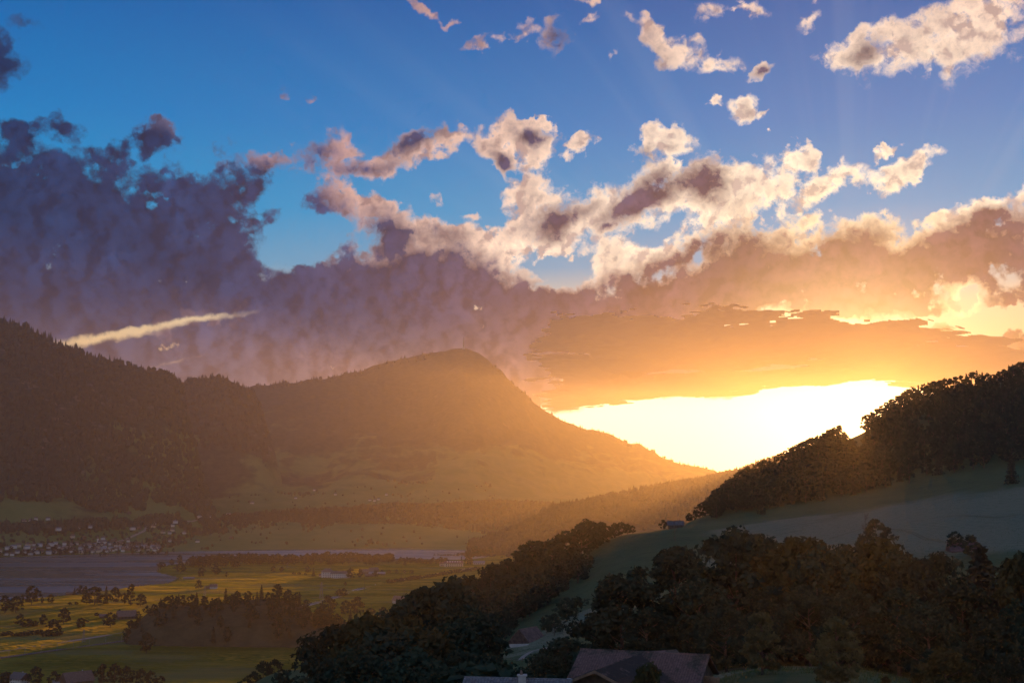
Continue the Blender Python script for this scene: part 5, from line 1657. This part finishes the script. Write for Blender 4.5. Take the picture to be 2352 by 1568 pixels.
pole(853, 1385, 1395, 'shortest pole near the fence at the field end')
pole(841, 1358, 1368, 'small pole pair in the field below the road')
for i in range(11):
    px = 20 + i * 37
    b_ = np.interp(px, [0, 120, 260, 400, 520], [1511, 1494, 1475, 1456, 1441]) + 1.5
    x, y = on_plain(px, b_)
    t = bpy.data.objects.new('catenary_mast', None); COL.objects.link(t); t.location = (x, y, 0); t.rotation_euler = (0, 0, -.9)
    tag(t, 'thin overhead-line mast along the railway', 'mast', 'overhead-line masts along the railway')
    v, f = tube([(0, 0, -.5), (0, 0, 8.5)], [.2, .15], 5); link('shaft', mesh_np('shaft', v, f, [M_STEEL]), t)
    v, f = bar((0, 0, 7.6), (3.4, 0, 7.2), .09); link('bracket', mesh_np('bracket', v, f, [M_STEEL]), t)
x, y = on_plain(448, 1451)
t = bpy.data.objects.new('signal_gantry', None); COL.objects.link(t); t.location = (x, y, 0); t.rotation_euler = (0, 0, -.15)
tag(t, 'steel gantry spanning the railway below the rocky knoll', 'gantry')
for s in (-1, 1):
    v, f = tube([(s * 8, 0, -.5), (s * 8, 0, 9)], [.22, .2], 5); link('leg', mesh_np('leg', v, f, [M_STEEL]), t)
link('beam', mesh_any('beam', [box_vf(-8.3, 8.3, -.3, .3, 8.4, 9.2)], [M_STEEL]), t)

M_CARW = plain_mat('white car paint', (.75, .75, .74), .3, .5, .03, 1.0)
M_CARG = plain_mat('silver car paint', (.45, .46, .48), .3, .5, .03, 1.0, .3)
M_TYRE = plain_mat('tyre rubber', (.03, .03, .03), .9, .2, .1, 2.0)
def prism(profile, y0, y1):
    n_ = len(profile)
    v = [(a, y0, b) for a, b in profile] + [(a, y1, b) for a, b in profile]
    f = [[i, (i + 1) % n_, (i + 1) % n_ + n_, i + n_] for i in range(n_)] + [list(range(n_))[::-1], list(range(n_, 2 * n_))]
    return v, f
def car(i, px, py, rot, paint, lab, van=False):
    x, y = on_plain(px, py)
    t = bpy.data.objects.new('car' if not van else 'van', None); COL.objects.link(t); t.location = (x, y, .38); t.rotation_euler = (0, 0, rot)
    tag(t, lab, 'van' if van else 'car', 'vehicles on the valley road')
    hb = 1.0 if not van else 1.2
    def raw(name, v, f, m_):
        me = bpy.data.meshes.new(name); me.from_pydata(v, [], f); me.materials.append(m_); me.update(); link(name, me, t)
    L = 2.2 if not van else 2.7
    raw('body', *prism([(-L, .35), (L, .35), (L, .75), (L - .25, hb), (-L + .1, hb), (-L, .8)], -.88, .88), paint)
    top = 1.48 if not van else 2.2
    raw('cabin', *prism([(-L + .25, hb), (L - 1.2, hb), (L - 1.8, top), (-L + .6, top)], -.78, .78), M_GLASS)
    raw('roof', *prism([(-L + .6, top), (L - 1.8, top), (L - 1.85, top + .06), (-L + .65, top + .06)], -.74, .74), paint)
    for a in (-1, 1):
        for b in (-1, 1):
            v, f = tube([(a * L * .62, b * .9, .33), (a * L * .62, b * .7, .33)], [.33, .33], 10)
            v2 = np.concatenate([v, [(a * L * .62, b * .9, .33)]])
            link('wheel', mesh_np('wheel', v, f, [M_TYRE]), t)
d = np.array(ROAD[3]) - np.array(ROAD[2])
ra = math.atan2(d[1], d[0])
car(0, 811, 1356.8, ra, M_CARW, 'white van driving on the near part of the valley road', True)
car(1, 862, 1343.2, ra, M_CARG, 'silver car driving farther along the valley road, toward the hedge')
car(2, 930, 1330.5, ra, M_CARW, 'white car parked past the hedge near the avenue of round trees')

# ------------------------------------------------------------------ buildings on the near slope
def hseat(px, Y):
    x = xof(px, Y)
    return x, Y, hill_z(x, Y)

# timber barn beside the bend
bx, by, bz = hseat(1212, 486)
bz = zof(1491, 486)
t = house('timber_barn', bx, by, bz, 11, 8.6, 3.6, 4.4, 1.0, M_TIMBER, M_TILE, 'dark timber barn with a tin canopy above the bend of the small road', 'barn', None, (), over=1.0)
link('canopy', mesh_any('canopy', [(np.array([(5.2,-3.4,3.0),(7.6,-3.4,2.4),(7.6,3.4,2.4),(5.2,3.4,3.0),(5.2,-3.4,3.12),(7.6,-3.4,2.52),(7.6,3.4,2.52),(5.2,3.4,3.12)],float), box_vf(0,1,0,1,0,1)[1])], [M_TIN]), t)
link('plinth', mesh_any('plinth', [box_vf(5.4, 5.75, -2.8, 2.8, -1.2, 1.2)], [M_CONC]), t)
link('door', mesh_any('door', [box_vf(5.46, 5.62, -1.2, 1.2, 1.22, 2.9)], [M_BROWN]), t)
for s in (-1, 1):
    link('canopy_post', mesh_any('canopy_post', [box_vf(7.3, 7.5, s * 3.1 - .1, s * 3.1 + .1, -1.2, 2.4)], [M_TIMBER]), t)
link('gable_window', mesh_any('gable_window', [box_vf(5.46, 5.6, -.5, .5, 5.0, 5.9)], [M_GLASS]), t)
wx, wy, wz = hseat(1190, 470)
wl = link('garden_wall', mesh_any('garden_wall', [box_vf(-4, 4, -.2, .2, -1, 1.0)], [M_CONC]), None, (wx, wy, wz)); wl.rotation_euler = (0, 0, .1)
tag(wl, 'low pale concrete wall beside the timber barn', 'wall')

# hut on the hillside skyline and the purple-roofed barn
hx, hy, hz_ = hseat(1551, 872)
house('hillside_hut', hx, hy, hz_ - .3, 10.5, 7, 2.6, 2.4, -.25, M_TIMBER, M_SLATE, 'small dark hut with a low pitched roof on the skyline of the meadow', 'hut', None, row('f', 2, 7, 1.4, .9, .9))
M_PURP = plain_mat('faded purple roof tiles', (.075, .055, .062), .85, .15, .25, .8)
hx, hy, _ = hseat(2206, 520)
house('meadow_barn', hx, hy, zof(1277, 520), 10.5, 7.5, 2.6, 3.2, -.12, M_TIMBER, M_PURP, 'barn with a faded purple roof on the meadow behind the biggest conifer', 'barn', None, row('f', 2, 7, 1.4, .9, .9))

# farmhouse under the grove: long tiled roof, cross wing with a timber gable
nm = NM('weathered pink roof tiles')
op = nm.pos()
n1 = nm.noise(op, .22, 5, .65); n2 = nm.noise(op, 2.6, 4, .7)
tilec = nm.mix(nm.sm(n2, .3, .7), (.095, .062, .058, 1), (.170, .112, .105, 1))
moss = nm.mix(nm.sm(n2, .3, .7), (.030, .030, .026, 1), (.075, .07, .06, 1))
M_FTILE = nm.done(nm.pbsdf(nm.mix(nm.sm(n1, .47, .58), tilec, moss), .85, .15, n2, .4, .03))
nm = NM('mossy dark roof tiles')
n1 = nm.noise(nm.pos(), .5, 5, .65); n2 = nm.noise(nm.pos(), 3.0, 4, .7)
M_MTILE = nm.done(nm.pbsdf(nm.mix(nm.sm(n1, .52, .72), nm.mix(n2, (.022, .022, .022, 1), (.06, .055, .052, 1)), (.16, .12, .115, 1)), .9, .1, n2, .4, .03))

def tile_courses(e0, e1, r0, r1, tw, tl, mat, name, parent, skip=None, seed=1):
    """rows of lapped tiles between an eave line e0-e1 and a ridge line r0-r1"""
    rr = np.random.default_rng(seed)
    e0, e1, r0, r1 = [np.array(a, float) for a in (e0, e1, r0, r1)]
    nU = int(np.linalg.norm(e1 - e0) / tw); nV = int(np.linalg.norm(r0 - e0) / tl)
    nrm = np.cross(e1 - e0, r0 - e0); nrm /= np.linalg.norm(nrm)
    if nrm[2] < 0: nrm = -nrm
    def pt(u, v): return (e0 * (1 - u) + e1 * u) * (1 - v) + (r0 * (1 - u) + r1 * u) * v
    V, Fc = [], []
    for j in range(nV):
        for i in range(nU):
            u0, u1 = (i + (.5 if j % 2 else 0) * .0) / nU, (i + 1) / nU
            v0, v1 = (j - .25) / nV, (j + 1) / nV
            v0 = max(v0, -.012)
            if skip and skip(pt((u0 + u1) / 2, (v0 + v1) / 2)): continue
            g_ = (u1 - u0) * .06
            lift = .055 + .03 * rr.random()
            a, b, c, d = pt(u0 + g_, v0), pt(u1 - g_, v0), pt(u1 - g_, v1), pt(u0 + g_, v1)
            m0, m1 = (a + b) / 2, (c + d) / 2
            o = len(V)
            V += [a + nrm * lift, m0 + nrm * (lift + .045), b + nrm * lift, c + nrm * .012, m1 + nrm * .05, d + nrm * .012, a + nrm * -.02, m0 + nrm * -.02, b + nrm * -.02]
            Fc += [(o, o+1, o+4, o+5), (o+1, o+2, o+3, o+4), (o+6, o+7, o+1, o), (o+7, o+8, o+2, o+1)]
    ob = link(name, mesh_np(name, np.array(V), np.array(Fc), [mat]), parent)
    ob['kind'] = 'stuff'
    return ob
fx, fy = 16.8, 165.0
R0 = np.array(at(1338, 1491, 168.0)); R1 = np.array([xof(1625, 162.0, 1503), 162.0, R0[2]])
ax = (R1 - R0) / np.linalg.norm(R1 - R0)
pr = np.array([ax[1], -ax[0], 0.0])
if pr[1] > 0: pr = -pr                       # toward the camera
ridge_z = R0[2]
fb_ = np.array([(R0[0] + R1[0]) / 2, (R0[1] + R1[1]) / 2, 0])
gz = min(hill_z(fb_[0], fb_[1]), ridge_z - 6.0)
farm = bpy.data.objects.new('farmhouse', None); COL.objects.link(farm)
farm.location = (fb_[0], fb_[1], gz)
tag(farm, 'old farmhouse with a long mossy tiled roof in front of the dark grove', 'house')
base = np.array([fb_[0], fb_[1], gz])
A0, A1 = R0 - base, R1 - base
hw, dr = 5.6, 2.9
down = np.array([0, 0, -dr])
E0, E1 = A0 + pr * hw + down - ax * .3, A1 + pr * hw + down + ax * .3
B0, B1 = A0 - pr * hw + down - ax * .3, A1 - pr * hw + down + ax * .3
A0 = A0 - ax * .3; A1 = A1 + ax * .3
th_ = np.array([0, 0, -.22])
def slab(q):
    q = [np.array(a) for a in q]
    v = np.array(q + [a + th_ for a in q])
    return v, np.array([(0,1,2,3),(7,6,5,4),(0,4,5,1),(1,5,6,2),(2,6,7,3),(3,7,4,0)])
roof = link('roof', mesh_any('roof', [slab([E0, E1, A1, A0]), slab([A0, A1, B1, B0])], [M_MTILE]), farm)
# cross wing
W0 = np.array([17.0, 165.6, ridge_z - .12]) - base
W1 = np.array(at(1366, 1529, 151.0)); W1[2] = ridge_z - .35; W1 = W1 - base
wa = (W1 - W0); wa[2] = 0; wa /= np.linalg.norm(wa)
wp = np.array([wa[1], -wa[0], 0]); 
if wp[0] < 0: wp = -wp                       # to the right
ww, wd = 6.6, 2.75
W0b = W0 - wa * 1.0
def wpt(p_, s): return p_ + wp * ww * s + np.array([0, 0, -wd])
wroof = link('wing_roof', mesh_any('wing_roof', [slab([wpt(W1, 1), wpt(W0b, 1), W0b, W1]), slab([W1, W0b, wpt(W0b, -1), wpt(W1, -1)])], [M_MTILE]), farm)
def over_wing(p_):
    q = p_ - W0
    s = abs(q @ wp); l = q @ wa
    return l > -1.2 and s < ww * .98 and p_[2] < W0[2] - wd / ww * s + .05
tile_courses(E0, E1, A0, A1, .34, .32, M_FTILE, 'roof_tiles', roof, over_wing, 1)
def under_main(p_):
    q = p_ - A0
    d = q @ pr
    return d < hw and p_[2] < A0[2] - dr / hw * max(d, 0) - .02
tile_courses(wpt(W1, 1), wpt(W0b, 1), W1, W0b, .34, .32, M_MTILE, 'wing_tiles', wroof, under_main, 2)
tile_courses(wpt(W1, -1), wpt(W0b, -1), W1, W0b, .34, .32, M_MTILE, 'wing_tiles', wroof, under_main, 3)
# ridge caps
def caps(a, b, n_, rr_, parent, name):
    for k in range(n_):
        p0 = a + (b - a) * k / n_; p1 = a + (b - a) * (k + 1.12) / n_
        v, f = tube([p0 + np.array([0, 0, .03]), p1 + np.array([0, 0, .06])], [rr_, rr_ * .92], 6)
        link(name, mesh_np(name, v, f, [M_FTILE]), parent)
caps(A0, A1, 38, .13, roof, 'ridge_tile')
caps(W0, W1, 34, .12, wroof, 'ridge_tile')
# walls: main body and wing body down to the ground
def wallbox(P0, P1, half, p_axis, zt, name, mat, rise, inset=.7):
    d = (P1 - P0); d[2] = 0; L = np.linalg.norm(d); d = d / L
    p0 = P0 + d * inset; p1 = P1 - d * inset
    h = half - inset
    k = rise / half
    pts = []
    for p_ in (p0, p1):
        zt_ = p_[2] - .3
        pts += [np.array([*(p_ - p_axis * h)[:2], -3.0]), np.array([*(p_ + p_axis * h)[:2], -3.0]), np.array([*(p_ + p_axis * h)[:2], zt_ - k * h]), np.array([*p_[:2], zt_]), np.array([*(p_ - p_axis * h)[:2], zt_ - k * h])]
    f = [(0,1,2,3,4),(9,8,7,6,5),(1,6,7,2),(2,7,8,3),(3,8,9,4),(4,9,5,0),(0,5,6,1)]
    me = bpy.data.meshes.new(name); me.from_pydata([tuple(a) for a in pts], [], [list(q) for q in f]); me.materials.append(mat); me.update()
    return link(name, me, farm)
wallbox(A0.copy(), A1.copy(), hw, pr, 0, 'wall', M_TIMBER, dr)
wallbox(W0.copy(), W1.copy(), ww, wp, 0, 'wing_wall', M_TIMBER, wd, 1.1)
# pale shutters in the gable front and verge boards
fr = W1 - wa * 1.1
for s in (-2.3, 1.9):
    c = fr + wp * s + wa * .06
    q = [c - wp * .55, c + wp * .55]
    v = np.array([(*q[0][:2], W1[2] - 4.0), (*q[1][:2], W1[2] - 4.0), (*q[1][:2], W1[2] - 2.1), (*q[0][:2], W1[2] - 2.1)])
    v2 = v + wa * .12
    link('shutter', mesh_any('shutter', [(np.concatenate([v, v2]), np.array([(0,1,2,3),(7,6,5,4),(0,4,5,1),(1,5,6,2),(2,6,7,3),(3,7,4,0)]))], [M_CREAM]), farm)
for s in (-1, 1):
    a = W1 + wa * .06; b = wpt(W1, s) + wa * .06
    v = np.array([a, b, b + np.array([0, 0, -.34]), a + np.array([0, 0, -.34])]); v2 = v + wa * .08
    link('verge_board', mesh_any('verge_board', [(np.concatenate([v, v2]), np.array([(0,1,2,3),(7,6,5,4),(0,4,5,1),(1,5,6,2),(2,6,7,3),(3,7,4,0)]))], [M_BROWN]), wroof)
link('gutter', mesh_np('gutter', *tube([E0 + pr * .08 + np.array([0, 0, -.12]), E1 + pr * .08 + np.array([0, 0, -.12])], [.09, .09], 6), [M_TIN]), roof)
# plank fence at the right end of the farmhouse
fpx = [(1632, 160.0), (1650, 158.0)]
fa = np.array(at(1618, 1552, 160)); fb2_ = np.array(at(1652, 1552, 158))
t = bpy.data.objects.new('plank_screen', None); COL.objects.link(t)
t.location = tuple((fa + fb2_) / 2 + np.array([0, 0, -2.0]))
tag(t, 'dark plank screen at the right end of the farmhouse', 'fence')
for k in range(9):
    d_ = (fb2_ - fa) / 9; c = -(fb2_ - fa) / 2 + d_ * (k + .5); w_ = np.linalg.norm(d_) * .46
    v, f = box_vf(c[0] - w_, c[0] + w_, c[1] - .04, c[1] + .04, -2.2, 1.9 + .05 * (k % 3))
    link('plank', mesh_any('plank', [(v, f)], [M_BROWN]), t)
# roof of a second gable behind
gx = np.array(at(1498, 1484, 185))
t = house('rear_barn', gx[0], gx[1], gx[2] - 6.0, 7.5, 7.5, 3.0, 2.0, .55, M_TIMBER, M_FTILE, 'small tiled gable peeping over the farmhouse ridge', 'barn', None, (), over=.7)

# low slate roof with a chimney in front of the farmhouse
S0 = np.array(at(1066, 1555, 141.0)); S1 = np.array(at(1314, 1556, 139.0)); S1[2] = S0[2]
sb = np.array([(S0[0] + S1[0]) / 2, (S0[1] + S1[1]) / 2, S0[2] - 6.5])
slate = bpy.data.objects.new('slate_roofed_house', None); COL.objects.link(slate); slate.location = tuple(sb)
tag(slate, 'low house with a dark slate roof and a chimney at the bottom of the picture', 'house')
sa0, sa1 = S0 - sb, S1 - sb
sx2 = (sa1 - sa0) / np.linalg.norm(sa1 - sa0); sp2 = np.array([sx2[1], -sx2[0], 0])
if sp2[1] > 0: sp2 = -sp2
se0, se1 = sa0 + sp2 * 4.4 + np.array([0, 0, -2.4]), sa1 + sp2 * 4.4 + np.array([0, 0, -2.4])
sb0, sb1 = sa0 - sp2 * 4.4 + np.array([0, 0, -2.4]), sa1 - sp2 * 4.4 + np.array([0, 0, -2.4])
nm = NM('slate tiles')
n2 = nm.noise(nm.pos(), 2.2, 4, .7)
M_SLT = nm.done(nm.pbsdf(nm.mix(nm.sm(n2, .3, .7), (.07, .075, .085, 1), (.17, .175, .19, 1)), .6, .35, n2, .3, .03))
sr = link('roof', mesh_any('roof', [slab([se0, se1, sa1, sa0]), slab([sa0, sa1, sb1, sb0])], [M_SLATE]), slate)
tile_courses(se0, se1, sa0, sa1, .34, .34, M_SLT, 'slate_tiles', sr, None, 5)
for k in range(30):
    p0 = sa0 + (sa1 - sa0) * k / 30; p1 = sa0 + (sa1 - sa0) * (k + 1.1) / 30
    link('ridge_tile', mesh_np('ridge_tile', *tube([p0 + np.array([0, 0, .03]), p1 + np.array([0, 0, .055])], [.12, .11], 6), [M_SLT]), sr)
me = bpy.data.meshes.new('wall')
p4 = [sa0 + sx2 * .6 + sp2 * 3.8, sa1 - sx2 * .6 + sp2 * 3.8, sa1 - sx2 * .6 - sp2 * 3.8, sa0 + sx2 * .6 - sp2 * 3.8]
vv = [(*a[:2], -3.0) for a in p4] + [(*a[:2], a[2] - 2.6) for a in p4]
me.from_pydata(vv, [], [list(map(int, q)) for q in box_vf(0, 1, 0, 1, 0, 1)[1]]); me.materials.append(M_PLASTER); me.update()
link('wall', me, slate)
cx_ = sa0 + (sa1 - sa0) * .548 + sp2 * .5
ch = link('chimney', mesh_any('chimney', [box_vf(cx_[0] - .42, cx_[0] + .42, cx_[1] - .4, cx_[1] + .4, cx_[2] - 1.2, cx_[2] + .42)], [M_CONC]), slate)
link('chimney_cap', mesh_any('chimney_cap', [box_vf(cx_[0] - .55, cx_[0] + .55, cx_[1] - .52, cx_[1] + .52, cx_[2] + .42, cx_[2] + .55)], [M_CONC]), ch)
link('chimney_pot', mesh_np('chimney_pot', *tube([(cx_[0] - .1, cx_[1], cx_[2] + .55), (cx_[0] - .1, cx_[1], cx_[2] + .85), (cx_[0] - .1, cx_[1], cx_[2] + 1.05)], [.17, .15, .06], 8), [M_TILE]), ch)

# lane, barn path and pasture fence
def hpix(px, py):
    """ground of the near slope seen at a pixel"""
    ys_ = np.geomspace(60, 1300, 900); last = None
    for y in ys_:
        p_ = pyof(hill_z(xof(px, y), y), y)
        if last is not None and last[1] >= py > p_:
            return xof(px, y), y
        last = (y, p_)
    return xof(px, 500), 500
tag(link('lane', ribbon('lane', [hpix(a, b) for a, b in ((1085, 1440), (1098, 1452), (1108, 1461), (1117, 1470), (1121, 1480), (1112, 1490))], 5.2, M_ASPH, .18, True, 8)), kind='structure')
tag(link('lane_centre_line', ribbon('lane_centre_line', [hpix(a, b) for a, b in ((1098, 1452), (1108, 1461), (1117, 1470), (1121, 1480))], .22, M_WHITE, .24, True, 8)), kind='structure')
tag(link('barn_path', ribbon('barn_path', [hpix(a, b) for a, b in ((1262, 1488), (1240, 1491), (1222, 1495), (1208, 1503), (1196, 1516))], 2.4, M_PATH, .15, True, 8)), kind='structure')
fl = [hpix(a, b) for a, b in ((1107, 1512), (1150, 1516), (1200, 1520), (1250, 1519), (1320, 1515))]
fl = np.array(fl); tt_ = np.linspace(0, len(fl) - 1, 17)
fp = np.stack([np.interp(tt_, np.arange(len(fl)), fl[:, k]) for k in (0, 1)], -1)
t = bpy.data.objects.new('pasture_fence', None); COL.objects.link(t); t.location = (fp[0, 0], fp[0, 1], land(*fp[0]))
tag(t, 'thin post-and-wire pasture fence below the timber barn', 'fence')
o0 = np.array(t.location); tops = []
for q in fp:
    z_ = land(*q)
    link('post', mesh_np('post', *tube([(q[0] - o0[0], q[1] - o0[1], z_ - o0[2] - .3), (q[0] - o0[0], q[1] - o0[1], z_ - o0[2] + 1.35)], [.09, .08], 5), [M_POLE]), t)
    tops.append((q[0] - o0[0], q[1] - o0[1], z_ - o0[2]))
for zz_ in (.55, 1.15):
    link('wire', mesh_np('wire', *tube(np.array(tops) + [0, 0, zz_], [.018] * len(tops), 4), [M_STEEL]), t)

# faint tractor tracks across the hill meadows
M_TRACK = plain_mat('trodden grass', (.075, .082, .042), .95, .05, .3, .5)
for pts in [((1480, 1250), (1560, 1232), (1660, 1226), (1780, 1214), (1900, 1190), (2050, 1160), (2200, 1140)),
            ((1900, 1240), (1990, 1212), (2090, 1222), (2180, 1250)), ((1330, 1350), (1380, 1310), (1450, 1275), (1540, 1258)),
            ((1600, 1225), (1700, 1250), (1780, 1230), (1850, 1215)), ((2080, 1200), (2180, 1185), (2290, 1190), (2352, 1180))]:
    q = np.array([hpix(a, b) for a, b in pts])
    for off in (-.8, .8):
        tag(link('field_track', ribbon('field_track', offset_line(q, off), .55, M_TRACK, .16, True, 16)), kind='structure')

# tall tufts along the meadow edges and across the near slope
gpts, gh = [], []
for _ in range(26000):
    px = r.uniform(1080, 2400); Y = np.exp(r.uniform(np.log(150), np.log(760)))
    x = xof(px, Y); z = hill_z(x, Y)
    py = pyof(z, Y)
    if not (1090 < py < 1600): continue
    if vnoise(np.array([x / 14.]), np.array([Y / 14.]))[0] < .45: continue
    gpts.append((x, Y, z)); gh.append(r.uniform(.18, .5))
v, f = cones_np(np.array(gpts), np.array(gh), np.array(gh) * 1.8, 4, seed=41)
nm = NM('meadow tufts')
n1 = nm.noise(nm.pos(), .08, 4, .6)
M_TUFT = nm.done(nm.pbsdf(nm.mix(nm.sm(n1, .35, .65), (.040, .070, .026, 1), (.075, .090, .04, 1)), .95, .05))
tag(link('meadow_tufts', mesh_np('meadow_tufts', v, f, [M_TUFT])), kind='stuff')

finish_masses()

# the air reaches round everything that was built
bpy.context.view_layer.update()
lo = np.array([1e9] * 3); hi = -lo
for o in COL.objects:
    if o.type == 'MESH' and o is not haze and o is not clouds:
        bb = np.array(o.bound_box)
        mw = np.array(o.matrix_world)
        bb = bb @ mw[:3, :3].T + mw[:3, 3]
        lo = np.minimum(lo, bb.min(0)); hi = np.maximum(hi, bb.max(0))
lo -= np.array([60, 60, 1.0]); hi += np.array([60, 60, 12.0])
haze.location = tuple((lo + hi) / 2)
haze.scale = tuple(hi - lo)
